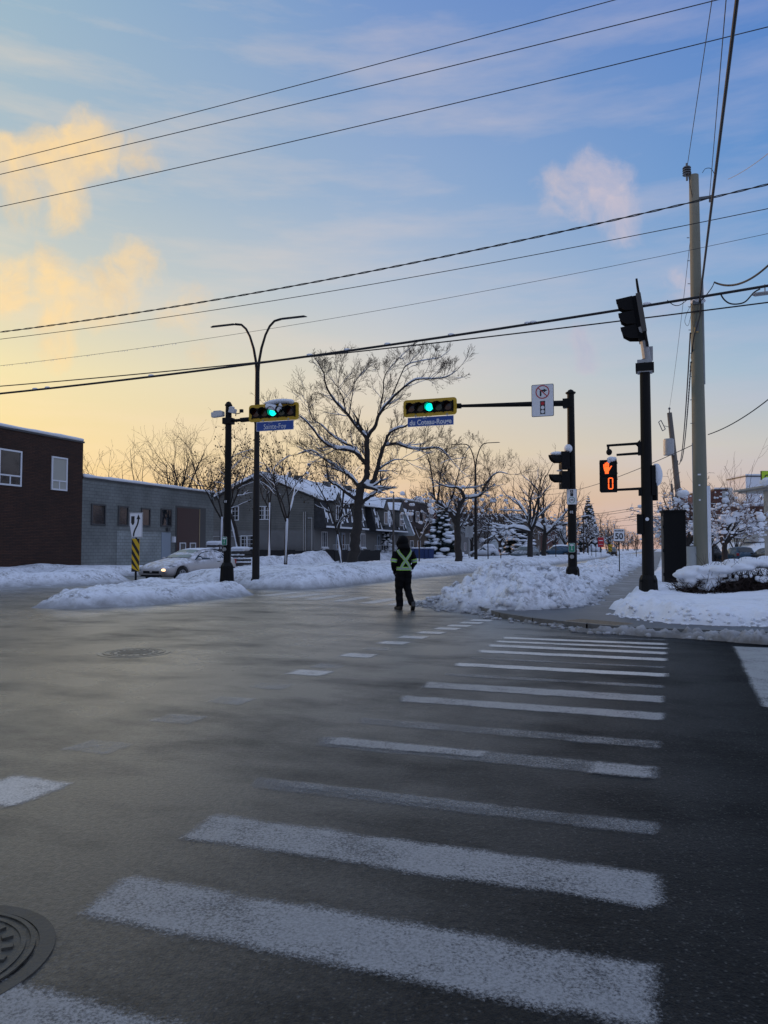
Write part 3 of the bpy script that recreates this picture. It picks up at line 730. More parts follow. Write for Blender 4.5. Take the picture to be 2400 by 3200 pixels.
# --- second pole from the right: mast arm with the "du Coteau-Rouge" signal
u2, v2 = 28.1, -3.0
t = thing('signal_pole', 'black signal pole standing in the snow bank with a long mast arm and bicycle sign', 'signal pole', S(u2, v2, .10), SR, group='black signal poles')
octpole(t, 6.95, .165, .125, .27, .75)
mb = MB(); mb.tube([(0, 0, 6.62), (-.9, 0, 6.66), (-4.15, 0, 6.78)], [.11, .10, .055], 12); mb.box((-.1, 0, 6.62), (.34, .3, .32)); mb.cyl((-4.05, 0, 6.78), (-4.4, 0, 6.79), .10, .10, 10)
mb.build('mast_arm', 'black_paint', t)
mb = MB(); mb.tube([(0, 0, 6.97), (0, 0, 7.02)], [.18, .18], 8); mb.build('collar', 'black_paint', t)
signal5('traffic_light', 'yellow-framed five-lens traffic light showing green above the du Coteau-Rouge sign', 0, u2 - .12, v2 - 5.25, 6.88)
nameplate('blue street name sign reading du Coteau-Rouge', 'du Coteau-Rouge', u2 - .14, v2 - 5.22, 6.34, 1.83, .36, .006, 1.66)
# no right turn sign on the arm
x0 = v2 - 1.0
t = thing('regulatory_sign', 'white sign on the mast arm forbidding a right turn on red', 'traffic sign', S(u2 - .14, v2 - .98, 6.86), SR)
plate(t, .80, 1.18, .05, 0, 'sign_black'); mb = MB(); flatpoly(mb, rrect(.765, 1.145, .04), -.003, 0); mb.build('white_field', 'sign_white', t)
mb = MB()
flatpoly(mb, [(-.10, .16), (-.04, .16), (-.04, .33), (-.10, .33)], -.006, 0); flatpoly(mb, [(-.10, .33), (.05, .33), (.05, .39), (-.10 + .03, .39)], -.006, 0)
flatpoly(mb, [(.04, .29), (.17, .36), (.04, .43)], -.006, 0); flatpoly(mb, [(-.09, -.50), (.09, -.50), (.09, -.02), (-.09, -.02)], -.006, 0); mb.build('arrow', 'sign_black', t)
mb = MB(); ring(mb, 0, .31, .25, .035, -.009, 0); stroke(mb, [(-.16, .47), (.16, .15)], .03, -.009, 0); disc(mb, 0, -.11, .065, -.009, 0); mb.build('red_symbol', 'sign_red', t)
mb = MB(); disc(mb, 0, -.26, .065, -.009, 0); disc(mb, 0, -.41, .065, -.009, 0); mb.build('white_lamps', 'sign_white', t)
# bicycle / pedestrian sign
t = thing('bicycle_sign', 'small white sign with a pedestrian signal and a circled bicycle on the black pole', 'traffic sign', S(u2 - .19, v2 + .02, 3.33), SR)
plate(t, .36, .56, .03, 0, 'sign_black'); mb = MB(); flatpoly(mb, rrect(.34, .54, .025), -.003, 0); mb.build('white_field', 'sign_white', t)
mb = MB(); flatpoly(mb, [(-.05, .02), (.05, .02), (.05, .24), (-.05, .24)], -.006, 0); mb.build('signal_symbol', 'sign_black', t)
mb = MB(); stroke(mb, [(-.035, .14), (0, .20), (.03, .15)], .012, -.009, 0); disc(mb, 0, .215, .012, -.009, 0, 8); stroke(mb, [(-.03, .13), (.03, .13)], .008, -.009, 0); mb.build('walking_figure', 'sign_white', t)
mb = MB(); ring(mb, 0, -.12, .115, .018, -.006, 0); mb.build('green_ring', 'sign_green', t)
mb = MB(); ring(mb, -.048, -.135, .035, .008, -.006, 0, 16); ring(mb, .048, -.135, .035, .008, -.006, 0, 16); stroke(mb, [(-.048, -.135), (-.02, -.09), (.03, -.09), (.048, -.135)], .008, -.006, 0); stroke(mb, [(-.02, -.09), (0, -.135), (.03, -.09), (.025, -.07)], .008, -.006, 0); mb.build('bicycle_symbol', 'sign_black', t)
def stickers(pole_u, pole_v, z, num, where):
    t = thing('push_button_sign', 'small green pedestrian push-button sign on the %s' % where, 'sign', S(pole_u - .185, pole_v, z), SR, group='green pedestrian button signs')
    plate(t, .22, .32, .03, 0, 'sign_white'); mb = MB(); flatpoly(mb, rrect(.20, .30, .025), -.003, 0); mb.build('green_field', 'sign_green', t)
    mb = MB(); flatpoly(mb, [(-.07, .07), (.07, .07), (.07, .12), (-.07, .12)], -.006, 0); stroke(mb, [(0, .04), (0, -.03), (-.025, -.09)], .015, -.006, 0); stroke(mb, [(0, -.03), (.025, -.09)], .015, -.006, 0); disc(mb, 0, .055, .013, -.006, 0, 8); mb.build('figure', 'sign_white', t)
    t = thing('push_button', 'round pedestrian push button below the green sign on the %s' % where, 'button', S(pole_u - .19, pole_v, z - .32), SR, group='pedestrian push buttons')
    mb = MB(); mb.cyl((0, .04, 0), (0, -.02, 0), .075, .07, 16); mb.build('housing', 'galvanised', t)
    mb = MB(); mb.cyl((0, -.02, 0), (0, -.035, 0), .04, .035, 16); mb.build('knob', 'steel', t)
stickers(u2, v2, 1.52, '02', 'pole with the bicycle sign')
def polenum(u, v, z, s_, r, wh):
    mb = MB(); text(mb, s_, .12, (0, -r - .006, 0), bold=.002)
    t = thing('pole_number', 'white number %s stuck on the black signal pole %s' % (s_, wh), 'number plate', S(u, v, z), SR); mb.build('digits', 'sign_white', t)
    mb = MB(); mb.box((0, -r, 0), (.2, .006, .13)); mb.build('backing', 'dull_black', t)
polenum(u2, v2, 2.78, '02', .165, 'below the bicycle sign')
# side-on vehicle head on this pole
t = thing('side_signal', 'black two-section signal head facing left on the pole with the bicycle sign', 'traffic light', S(u2 - .1, v2, 4.3), SR + R(-70))
mb = MB()
for k in (0, 1):
    z = .33 - .70 * k; mb.box((0, -.24, z), (.46, .30, .62), taper=.96)
    visor(mb, 0, -.38, z, .20, .42, n=12, droop=0)
mb.box((0, -.02, 0), (.12, .2, .2)); mb.build('housing', 'dull_black', t)
mb = MB()
for k in (0, 1): disc(mb, 0, .33 - .7 * k, .15, -.395, 0)
mb.build('lens', 'lens_dark', t)
mb = MB(); mb.ball((0, -.5, .58), (.17, .26, .08), n=12, m=8, jit=.04); mb.ball((.0, -.1, .76), (.17, .15, .16), n=12, m=8, jit=.05)
mb.ball((0, -.42, -.03), (.15, .12, .03), n=10, m=6); mb.build('snow_cap', 'snow', t, smooth=True)

# --- left pole on the median nose, "Sainte-Foy"
u1, v1 = 25.9, -15.8
t = thing('signal_pole', 'black signal pole on the median nose with a short arm and cameras', 'signal pole', S(u1, v1, 0), SR, group='black signal poles')
octpole(t, 7.05, .15, .12, .29, .95)
mb = MB(); mb.cyl((0, 0, 6.45), (1.1, 0, 6.47), .06, .06, 10); mb.box((0, 0, 6.45), (.36, .34, .24)); mb.cyl((.55, 0, 6.46), (1.05, 0, 6.47), .09, .09, 10); mb.build('mast_arm', 'black_paint', t)
t = thing('detection_camera', 'pair of small white cameras on brackets at the top of the left signal pole', 'camera', S(u1 - .05, v1, 6.6), SR)
mb = MB(); mb.tube([(.35, 0, .02), (.35, 0, .1), (.55, -.02, .12), (.55, -.02, .2)], .02, 6); mb.box((.62, -.03, .2), (.12, .1, .12)); mb.build('bracket', 'black_paint', t)
mb = MB(); mb.box((-.42, -.05, .12), (.50, .22, .20), rot=Matrix.Rotation(R(-4), 3, 'Y')); mb.box((-.42, -.05, .24), (.34, .18, .05)); mb.build('camera_body', 'white_plastic', t, bevel=.03)
mb = MB(); mb.box((.24, -.05, .22), (.26, .2, .18), rot=Matrix.Rotation(R(12), 3, 'Y')); mb.ball((.2, -.05, .34), (.14, .1, .06)); mb.build('camera_body', 'white_plastic', t, bevel=.02)
vs1 = v1 + 2.02
signal5('traffic_light', 'yellow-framed five-lens traffic light with snow on top above the Sainte-Foy sign', 0, u1 - .1, vs1, 6.66, snow=True)
nameplate('blue street name sign reading Sainte-Foy', 'Sainte-Foy', u1 - .1, vs1 + .06, 6.14, 1.58, .36, .0, .95)
stickers(u1, v1 - .02, 1.78, '03', 'pole of the median nose'); polenum(u1, v1, 3.3, '03', .15, 'under the Sainte-Foy signal')
mb = MB(); mb.ball(S(26.0, -15.75, .06), (.5, .35, .12), n=10, m=6, jit=.15, rng=random.Random(2)); tag(mb.build('rock', mat('rock', (.06, .06, .055), .8, bump=.5, bscale=8)), 'dark lump of kerb stone at the foot of the left signal pole', 'stone')

# --- right pole
u3, v3 = 20.42, -.33
t = thing('signal_pole', 'thick black signal pole nearest the camera carrying the red hand signal', 'signal pole', S(u3, v3, .10), SR, group='black signal poles')
octpole(t, 6.05, .15, .125, .25, .72)
mb = MB(); mb.box((0, 0, 6.0), (.36, .3, .32)); mb.tube([(.06, .02, 6.1), (.0, -.05, 6.6), (-.1, -.1, 7.0)], [.10, .10, .09], 10); mb.box((.14, .1, 6.35), (.12, .1, .35)); mb.build('bracket', 'galvanised', t)
mb = MB(); mb.box((.0, 0, 5.97), (.44, .36, .20)); mb.build('collar', 'black_paint', t)
mb = MB(); mb.box((-.17, 0, 2.0), (.16, .25, .5)); mb.build('junction_box', 'dull_black', t); mb = MB(); mb.box((.17, .0, 3.1), (.1, .2, .75)); mb.build('junction_box', 'dull_black', t)
mb = MB()
for z, x1 in ((4.03, -.96), (3.78, -.72), (2.88, -.85)): mb.cyl((-.12, 0, z + .02), (x1, 0, z), .035, .03, 8)
for z in (4.0, 2.9): mb.box((-.15, 0, z - .08), (.10, .16, .34 if z > 3 else .2))
mb.add([Vector((-.14, 0, 4.15)), Vector((-.26, 0, 4.03)), Vector((-.14, 0, 3.9)), Vector((-.14, .03, 4.15)), Vector((-.26, .03, 4.03)), Vector((-.14, .03, 3.9))], [(0, 1, 2), (5, 4, 3), (0, 3, 4, 1), (1, 4, 5, 2)])
mb.cyl((-.92, 0, 4.02), (-.92, 0, 3.93), .03, .03, 8); mb.ball((-.90, 0, 3.86), (.075, .06, .085), n=14, m=8); mb.build('bracket_arm', 'black_paint', t)
mb = MB(); mb.cyl((0, -.15, 2.12), (0, -.158, 2.12), .045, .045, 16); mb.build('sticker', 'sign_white', t)
t = thing('pedestrian_signal', 'pedestrian signal showing an orange raised hand and a zero', 'pedestrian signal', S(u3 - .05, v3 - .92, 3.33), SR)
mb = MB()
for z in (.205, -.205):
    mb.box((0, .02, z), (.40, .24, .40))
    for sx in (-.21, .21):
        for dz in (-.13, .13): mb.box((sx, 0, z + dz), (.03, .06, .03))
mb.box((.205, -.08, 0), (.02, .1, .78)); mb.box((-.205, -.08, 0), (.02, .1, .78)); mb.box((0, -.11, .405), (.42, .06, .015)); mb.build('housing', 'dull_black', t, bevel=.008)
mb = MB(); y = -.104; ox, oz = -.035, .215
palm = [(-.075, -.02), (-.06, -.08), (-.045, -.10), (-.045, -.155), (.045, -.155), (.045, -.10), (.07, -.06), (.125, .03), (.128, .045), (.105, .045), (.062, -.01), (.058, .02), (-.078, .02)]
flatpoly(mb, [(a + ox, b + oz) for a, b in palm], y, 0)
for (a0, a1, top) in ((-.082, -.052, .095), (-.046, -.016, .13), (-.010, .020, .145), (.026, .056, .13)):
    flatpoly(mb, [(a0 + ox, .024 + oz), (a1 + ox, .024 + oz), (a1 + ox, top - .012 + oz), ((a0 + a1) / 2 + ox, top + oz), (a0 + ox, top - .012 + oz)], y, 0)
mb.build('hand_symbol', 'orange_glow', t)
mb = MB(); ox, oz = .055, -.19; w, hh = .11, .27
def seg(x0, z0, x1, z1, th=.026):
    a = Vector((x0, z0)); b = Vector((x1, z1)); d = (b - a).normalized(); q = Vector((-d.y, d.x)) * th / 2; e = d * th * .4
    flatpoly(mb, [tuple(a), tuple(a + e - q), tuple(b - e - q), tuple(b), tuple(b - e + q), tuple(a + e + q)], y, 0)
for a in ((-.5, 0, -.5, .5), (-.5, -.5, -.5, 0), (.5, 0, .5, .5), (.5, -.5, .5, 0), (-.5, .5, .5, .5), (-.5, -.5, .5, -.5)):
    seg(ox + a[0] * w * .9, oz + a[1] * hh, ox + a[2] * w * .9, oz + a[3] * hh)
mb.build('digit_zero', 'orange_glow', t)
mb = MB(); rr = random.Random(5)
for p, r in (((.07, -.05, .44), (.11, .12, .06)), ((.02, -.1, .39), (.05, .05, .07)), ((.15, -.06, .43), (.06, .1, .06)), ((.10, -.12, .41), (.06, .05, .05))): mb.ball(p, r, n=10, m=7, jit=.06, rng=rr)
mb.build('snow_cap', 'snow', t, smooth=True)
# head on top, seen from the side and slightly from behind
t = thing('side_signal', 'tall black signal head leaning on top of the nearest signal pole, seen side-on', 'traffic light', S(u3, v3 + .02, 6.72), SR)
mb = MB(); tilt = Matrix.Rotation(R(-8), 3, 'Y')
mb.box(tilt @ Vector((-.04, 0, .62)), (.20, .34, 1.18), rot=tilt); mb.box(tilt @ Vector((.04, -.02, .72)), (.05, .62, 1.72), rot=tilt)
mb.build('housing', 'dull_black', t)
mb = MB()
for k in range(3):
    z0 = .28 + k * .37
    for a, b in ((Vector((-.14, -.19, z0)), 1),):
        prof = [(-.14, -.17), (-.14, .19), (-.52, .10 + .08), (-.50, .0), (-.36, -.12)]
        for sy in (-.2, .18): mb.prism(prof, (tilt @ EX, tilt @ EZ, EY), tilt @ Vector((0, sy, z0)), .02)
        mb.box(tilt @ Vector((-.33, 0, z0 + .19)), (.40, .38, .012), rot=tilt)
mb.build('visor', 'dull_black', t)
mb = MB()
for k in range(6): mb.box(tilt @ Vector((.068, -.2, .26 + k * .15)), (.008, .16, .075), rot=tilt @ Matrix.Rotation(R(35), 3, 'X'))
mb.box(tilt @ Vector((.02, -.345, .7)), (.12, .02, 1.0), rot=tilt); mb.build('louvre', mat('louvre_grey', (.06, .055, .05), .5), t)
t = thing('side_signal', 'black signal head behind the nearest pole with a round cap of snow', 'traffic light', S(u3 + .12, v3 + .17, 3.3), SR + R(80))
mb = MB(); mb.box((0, 0, -.2), (.16, .16, .8)); mb.build('housing', 'dull_black', t)
mb = MB(); mb.ball((.02, -.06, .05), (.15, .15, .29), n=16, m=10, jit=.03); mb.build('snow_cap', 'snow', t, smooth=True)

# --- street lamps of the median
mat('lamp_post_rust', (.10, .035, .02), .5, .3)
def make_lamp():
    t = thing('street_lamp', 'twin-armed dark street lamp rising behind the Sainte-Foy signal', 'street lamp', (0, 0, 0), SR, group='twin-armed street lamps along the median')
    mb = MB(); mb.tube([(0, 0, 0), (0, 0, .5), (0, 0, 4), (0, 0, 8.45)], [.15, .145, .115, .085], 14); mb.tube([(0, 0, 0), (0, 0, .35)], [.2, .18], 12); mb.build('pole', 'pole_aluminium', t)
    for s in (-1, 1):
        mb = MB(); mb.tube([(s * .03, 0, 8.2), (s * .07, 0, 8.7), (s * .17, 0, 9.2), (s * .34, 0, 9.7), (s * .52, 0, 10.02), (s * .72, 0, 10.2), (s * 1.0, 0, 10.25)], [.055, .052, .05, .045, .045, .045, .045], 10); mb.build('arm', 'pole_aluminium', t)
        mb = MB(); mb.box((s * 1.52, 0, 10.255), (1.16, .12, .05), taper=.8); mb.build('luminaire', 'pole_aluminium', t)
    return t
lp = make_lamp()
lamp_x = [800, 1487, 1824, 1878, 1901, 1921, 1933]
lab = ['twin-armed dark street lamp rising behind the Sainte-Foy signal', 'twin-armed street lamp between the two big bare median trees', 'distant twin-armed street lamp just right of the bicycle-sign pole',
       'distant twin-armed street lamp beside the small red sign', 'far twin-armed street lamp just left of the speed limit sign', 'sixth twin-armed street lamp down the avenue, tiny above the speed limit sign', 'farthest and tiniest twin-armed street lamp down the avenue']
LAMPS = []
for i, x in enumerate(lamp_x):
    Y = [29.3, 63.7, 150, 190, 212, 250, 290][i]; p = P(x, HOR, Y); p.z = .0
    if i == 0: lp.location = p; FR[lp.name] = Matrix.Translation(p) @ Matrix.Rotation(SR, 4, 'Z')
    else: dup(lp, p, SR, lab[i])
    LAMPS.append(p)

# --- keep-right sign with hazard marker
p = P(424, HOR, 25.2); p.z = .25
t = thing('keep_right_sign', 'white keep-right arrow sign over a yellow and black striped marker on the snow island', 'traffic sign', p, SR * .55)
mb = MB(); mb.box((0, .03, 1.15), (.055, .04, 2.4)); mb.build('post', 'dull_black', t)
mb = MB(); z0 = 1.60
outl = [(-.235, .82), (.235, .82), (.235, 0), (-.155, 0), (-.235, .42)]
mb.prism([(a, b + z0) for a, b in outl], (EX, EZ, EY), (0, -.012, 0), .012); mb.build('panel', 'sign_white', t)
mb = MB()
def frame_line(pts, w, y): stroke(mb, pts + [pts[0]], w, y, 0)
frame_line([(a * .95, .41 + (b - .41) * .965 + z0) for a, b in outl], .012, -.015)
flatpoly(mb, [(-.17, .70 + z0), (-.05, .70 + z0), (-.05, .49 + z0), (-.08, .43 + z0), (-.11, .40 + z0), (-.14, .43 + z0), (-.17, .49 + z0)], -.015, 0)
cv = [(-.075, .05), (-.07, .12), (-.05, .20), (-.01, .29), (.04, .38), (.07, .46), (.085, .54), (.09, .62)]
stroke(mb, [(a, b + z0) for a, b in cv], .052, -.015, 0); flatpoly(mb, [(.02, .60 + z0), (.16, .60 + z0), (.09, .76 + z0)], -.015, 0); mb.build('black_symbol', 'sign_black', t)
mb = MB(); mb.box((0, 0, 1.02), (.27, .02, 1.08)); mb.build('hazard_marker', 'sign_yellow', t)
mb = MB()
for k in range(4):
    b = 1.56 - .0 - k * .32; q = []
    for (x, z) in ((-.135, b), (.135, b - .42), (.135, b - .42 - .17), (-.135, b - .17)): q.append((x, min(1.56, max(.48, z))))
    flatpoly(mb, q, -.014, 0)
flatpoly(mb, [(.01, 1.56), (.135, 1.56), (.135, 1.37)], -.014, 0)
mb.build('black_stripes', 'sign_black', t)
# --- speed limit sign
p = P(1935, HOR, 42); p.z = .25
t = thing('speed_sign', 'white speed limit sign reading MAXIMUM 50 on a thin post in the snow bank', 'traffic sign', p, SR)
mb = MB(); mb.box((0, .03, 1.1), (.05, .04, 2.2)); mb.build('post', 'dull_black', t)
plate(t, .58, .68, .04, 0, 'sign_black', cz=1.98); mb = MB(); flatpoly(mb, [(a, b + 1.98) for a, b in rrect(.55, .65, .03)], -.003, 0); mb.build('white_field', 'sign_white', t)
mb = MB(); text(mb, 'MAXIMUM', .10, (0, -.008, 2.21), bold=.004, width=.46); text(mb, '50', .46, (0, -.008, 1.90), bold=.012, width=.42); mb.build('lettering', 'sign_black', t)
def postsign(x, Y, z, label, name, size, m, zt):
    p = P(x, HOR, Y); p.z = z; t = thing(name, label, 'traffic sign', p, SR)
    mb = MB(); mb.box((0, .03, zt / 2), (.06, .05, zt)); mb.build('post', 'galvanised', t)
    return t
t = postsign(1878, 120, .2, 'small distant red no-entry sign beside a far lamp post', 'no_entry_sign', .7, 'sign_red', 2.9)
plate(t, .9, 1.5, .05, 0, 'sign_red', cz=2.3); mb = MB(); flatpoly(mb, [(-.3, 2.5), (.3, 2.5), (.3, 2.62), (-.3, 2.62)], -.01, 0); flatpoly(mb, [(-.3, 1.95), (.3, 1.95), (.3, 2.0), (-.3, 2.0)], -.01, 0); mb.build('white_bar', 'sign_white', t)
t = postsign(1907, 130, .2, 'small distant yellow and black marker at the far median opening', 'hazard_sign', .5, 'sign_yellow', 1.9)
plate(t, .6, 1.2, .02, 0, 'sign_yellow', cz=1.4); mb = MB(); stroke(mb, [(-.25, 1.8), (.25, 1.4)], .12, -.01, 0); stroke(mb, [(-.25, 1.3), (.25, .9)], .12, -.01, 0); mb.build('black_stripes', 'sign_black', t)
t = postsign(1466, 62, .3, 'grey back of a sign beside the street lamp between the median trees', 'sign_back', .8, 'galvanised', 3.0)
plate(t, .66, .9, .04, .06, 'galvanised', cz=2.55)
for ki, (x, Y, zz) in enumerate(((1988, 90, 2.6), (1839, 115, 2.2), (1849, 110, 2.0), (1862, 112, 2.0))):
    p = P(x, HOR, Y); p.z = .1; mb = MB(); mb.cyl((0, 0, 0), (0, 0, zz), .045, .04, 6)
    o = mb.build('marker_post', 'dull_black'); o.location = p; tag(o, ['', 'tallest of three thin dark stakes in the snow before the far lamp posts', 'middle of three thin dark stakes in the snow before the far lamp posts', 'rightmost of three thin dark stakes in the snow before the far lamp posts'][ki] if x < 1980 else 'lone thin post in the snow bank right of the speed limit sign', 'post', 'stakes in the far median snow' if x < 1980 else None)

# --- cabinet beside the utility pole
p = P(2105, HOR, 24.6); p.z = .12
t = thing('traffic_cabinet', 'tall matt black control cabinet standing in the snow beside the wooden pole', 'cabinet', p, SR + R(8))
mb = MB(); mb.box((0, 0, 1.29), (.66, .62, 2.5)); mb.box((0, 0, 2.56), (.72, .68, .06)); mb.build('body', 'dull_black', t, bevel=.012)
mb = MB(); mb.box((.02, 0, .05), (.60, .56, .1)); mb.build('plinth', 'dull_black', t)
mb = MB(); mb.box((-.335, -.02, 1.3), (.012, .5, 2.2)); mb.box((-.345, -.18, 1.5), (.01, .02, 1.5)); mb.build('door', 'louvre_grey', t)
for z in (.55, 1.3, 2.05): mb = MB(); mb.box((-.35, -.28, z), (.03, .04, .1)); mb.build('hinge', 'dull_black', t)
# ------------------------------------------------------------------ the walking worker
mat('work_black', (.006, .006, .007), .9, spec=.15, bump=.3, bscale=25)
mat('boot_black', (.012, .011, .010), .5)
mat('hi_vis_green', (.34, .66, .10), .6); mat('reflective_grey', (.30, .36, .38), .35, .3)
def person():
    t = thing('person', 'person walking away in black hooded work clothes with yellow-green reflective cross straps', 'person', P(1262, HOR, 18.75).xy.to_3d(), R(14))
    mb = MB()
    sec = [  # z, cx, cy, rx, ry   (local: +y forward; leaning slightly)
        (.86, .0, .02, .155, .125), (.93, 0, .01, .17, .135), (1.02, 0, .0, .175, .13), (1.12, 0, .01, .185, .14), (1.24, 0, .02, .20, .15), (1.35, 0, .02, .215, .15), (1.43, 0, .01, .20, .13), (1.48, 0, .01, .14, .11), (1.52, .0, .02, .08, .09), (1.56, 0, .03, .07, .08)]
    def loft(mb, secs, n=24, e=1.0):
        o = len(mb.v)
        for (z, cx, cy, rx, ry) in secs:
            for j in range(n):
                a = 2 * math.pi * j / n; mb.v.append(Vector((cx + rx * math.cos(a), cy + ry * math.sin(a), z)))
        k = len(secs)
        for i in range(k - 1):
            for j in range(n): j2 = (j + 1) % n; mb.f.append((o + i * n + j, o + i * n + j2, o + (i + 1) * n + j2, o + (i + 1) * n + j)); mb.m.append(0)
        mb.f.append(tuple(o + j for j in range(n))[::-1]); mb.m.append(0); mb.f.append(tuple(o + (k - 1) * n + j for j in range(n))); mb.m.append(0)
    loft(mb, sec)
    # head under a hood, turned to the left
    mb.ball((-.02, .05, 1.645), (.105, .125, .135), n=20, m=14); mb.tube([(-.015, .03, 1.52), (-.02, .04, 1.60)], [.115, .12], 16)
    mb.ball((-.09, .10, 1.62), (.05, .07, .08), n=12, m=8)
    # legs: left one planted, right one pushing off behind
    mb.tube([(-.085, .0, .93), (-.10, .02, .72), (-.115, .05, .50), (-.105, .03, .28), (-.10, .01, .12), (-.10, .0, .08)], [.125, .115, .095, .088, .085, .08], 16)
    mb.tube([(.085, .0, .93), (.085, .02, .72), (.09, .02, .52), (.125, -.09, .30), (.155, -.20, .14)], [.12, .112, .09, .084, .078], 16)
    # arms: left bent with the hand at the waist pocket, right bent forward
    mb.tube([(-.19, .0, 1.40), (-.245, -.01, 1.26), (-.265, -.02, 1.12), (-.235, .06, 1.00), (-.20, .12, .95)], [.075, .072, .066, .056, .046], 14)
    mb.tube([(.19, .0, 1.40), (.245, .0, 1.26), (.275, .01, 1.12), (.23, .10, 1.02), (.19, .15, .99)], [.075, .072, .064, .054, .045], 14)
    # gloved hands, five fingers each
    for sx, (hx, hy, hz) in ((-1, (-.205, .14, .90)), (1, (.185, .17, .96))):
        mb.ball((hx, hy, hz), (.032, .045, .052), n=12, m=8)
        for k in range(4):
            bx = hx - sx * .008; by = hy - .03 + k * .02; L = (.062, .072, .068, .052)[k]
            mb.tube([(bx, by, hz - .03), (bx - sx * .004, by, hz - .03 - L * .55), (bx - sx * .02, by, hz - .03 - L)], [.0115, .0105, .009], 8)
        mb.tube([(hx - sx * .01, hy + .035, hz + .01), (hx - sx * .02, hy + .062, hz - .02), (hx - sx * .025, hy + .066, hz - .045)], [.013, .012, .010], 8)
    me = mb.mesh('body_src', 'work_black'); o = bpy.data.objects.new('body', me); COL.objects.link(o)
    md = o.modifiers.new('r', 'REMESH'); md.mode = 'VOXEL'; md.voxel_size = .0095; md.use_smooth_shade = True
    s2 = o.modifiers.new('s', 'SMOOTH'); s2.factor = .5; s2.iterations = 4
    dg = bpy.context.evaluated_depsgraph_get(); me2 = bpy.data.meshes.new_from_object(o.evaluated_get(dg))
    cos = [(v.co.copy(), v.normal.copy()) for v in me2.vertices]
    for v, (c, nn) in zip(me2.vertices, cos):            # soft folds of cloth
        k = .010 if c.z < 1.5 else .004
        if c.z > .1: v.co = c + nn * (k * noise.fractal(c * 9, 1, 2, 3) + .004 * math.sin(c.z * 38 + c.x * 9) * (1 if c.z < .9 else .3))
    o.modifiers.clear(); o.data = me2; me2.materials.clear(); me2.materials.append(MATS['work_black']); o.parent = t
    # hood
    mb = MB(); mb.ball((-.015, .03, 1.66), (.135, .15, .145), n=20, m=14, jit=.02); mb.tube([(0, .0, 1.46), (-.0, .01, 1.54), (-.01, .02, 1.62)], [.17, .14, .12], 18)
    mb.ball((-.10, .10, 1.60), (.065, .08, .10), n=12, m=8); mb.build('hood', 'work_black', t, smooth=True)
    # boots
    for (x, y, z, rz, pitch) in ((-.11, .05, .05, 12, 0), (.165, -.22, .075, -8, 38)):
        mb = MB(); m3 = Matrix.Rotation(R(rz), 3, 'Z') @ Matrix.Rotation(R(-pitch), 3, 'X')
        pr = [(-.11, -.05), (.17, -.05), (.19, -.02), (.17, .02), (.08, .04), (.04, .09), (.04, .12), (-.09, .12), (-.115, .05)]
        ax = (m3 @ EY, m3 @ EZ, m3 @ EX); mb.prism(pr, ax, Vector((x, y, z)) - (m3 @ EX) * .048, .096)
        mb.build('boot', 'boot_black', t, bevel=.02)
    # reflective bands following the torso
    def surf(th, z, off):
        for a, b in zip(sec[:-1], sec[1:]):
            if a[0] <= z <= b[0]: k = (z - a[0]) / (b[0] - a[0]); break
        else: a = b = sec[0] if z < sec[0][0] else sec[-1]; k = 0
        cx, cy, rx, ry = [a[i] + (b[i] - a[i]) * k for i in (1, 2, 3, 4)]
        return Vector((cx + (rx + off) * math.cos(th), cy + (ry + off) * math.sin(th), z))
    def band(path, w, name, off):                      # path: (theta_deg, z)
        for (nm, ww, of, m) in ((name, w, off, 'hi_vis_green'), (name + '_core', w * .52, off + .004, 'reflective_grey')):
            mb = MB(); vs = []; K = 18
            pts = []
            for i in range(len(path) - 1):
                for q in range(K):
                    k = q / K; pts.append((path[i][0] * (1 - k) + path[i + 1][0] * k, path[i][1] * (1 - k) + path[i + 1][1] * k))
            pts.append(path[-1])
            for i, (th, z) in enumerate(pts):
                p = surf(R(th), z, of); a = pts[max(0, i - 1)]; b = pts[min(len(pts) - 1, i + 1)]
                tdir = (surf(R(b[0]), b[1], of) - surf(R(a[0]), a[1], of)).normalized(); nrm = Vector((math.cos(R(th)), math.sin(R(th)), 0)); sd_ = tdir.cross(nrm).normalized()
                vs += [p - sd_ * ww / 2, p + sd_ * ww / 2]
            mb.add(vs, [(2 * i, 2 * i + 1, 2 * i + 3, 2 * i + 2) for i in range(len(pts) - 1)]); o = mb.build(nm, m, t)
            md = o.modifiers.new('t', 'SOLIDIFY'); md.thickness = .004; md.offset = 1
    band([(0, 1.0), (90, 1.0), (180, 1.0), (270, 1.0), (360, 1.0)], .085, 'waist_band', .014)
    band([(215, 1.455), (232, 1.38), (262, 1.24), (292, 1.10), (305, 1.02)], .07, 'cross_strap', .022)
    band([(325, 1.455), (308, 1.38), (280, 1.24), (250, 1.10), (238, 1.02)], .07, 'cross_strap', .016)
    for a, b, r in (((-.249, -.012, 1.235), (-.262, -.018, 1.15), .081), ((.251, .002, 1.235), (.268, .006, 1.15), .081)):
        mb = MB(); a, b = Vector(a), Vector(b); mb.tube([a, b], [r, r - .002], 16, cap=False); mb.build('arm_band', 'hi_vis_green', t)
        mb = MB(); mb.tube([a.lerp(b, .25), a.lerp(b, .75)], [r + .003, r + .001], 16, cap=False); mb.build('arm_band_core', 'reflective_grey', t)
person()
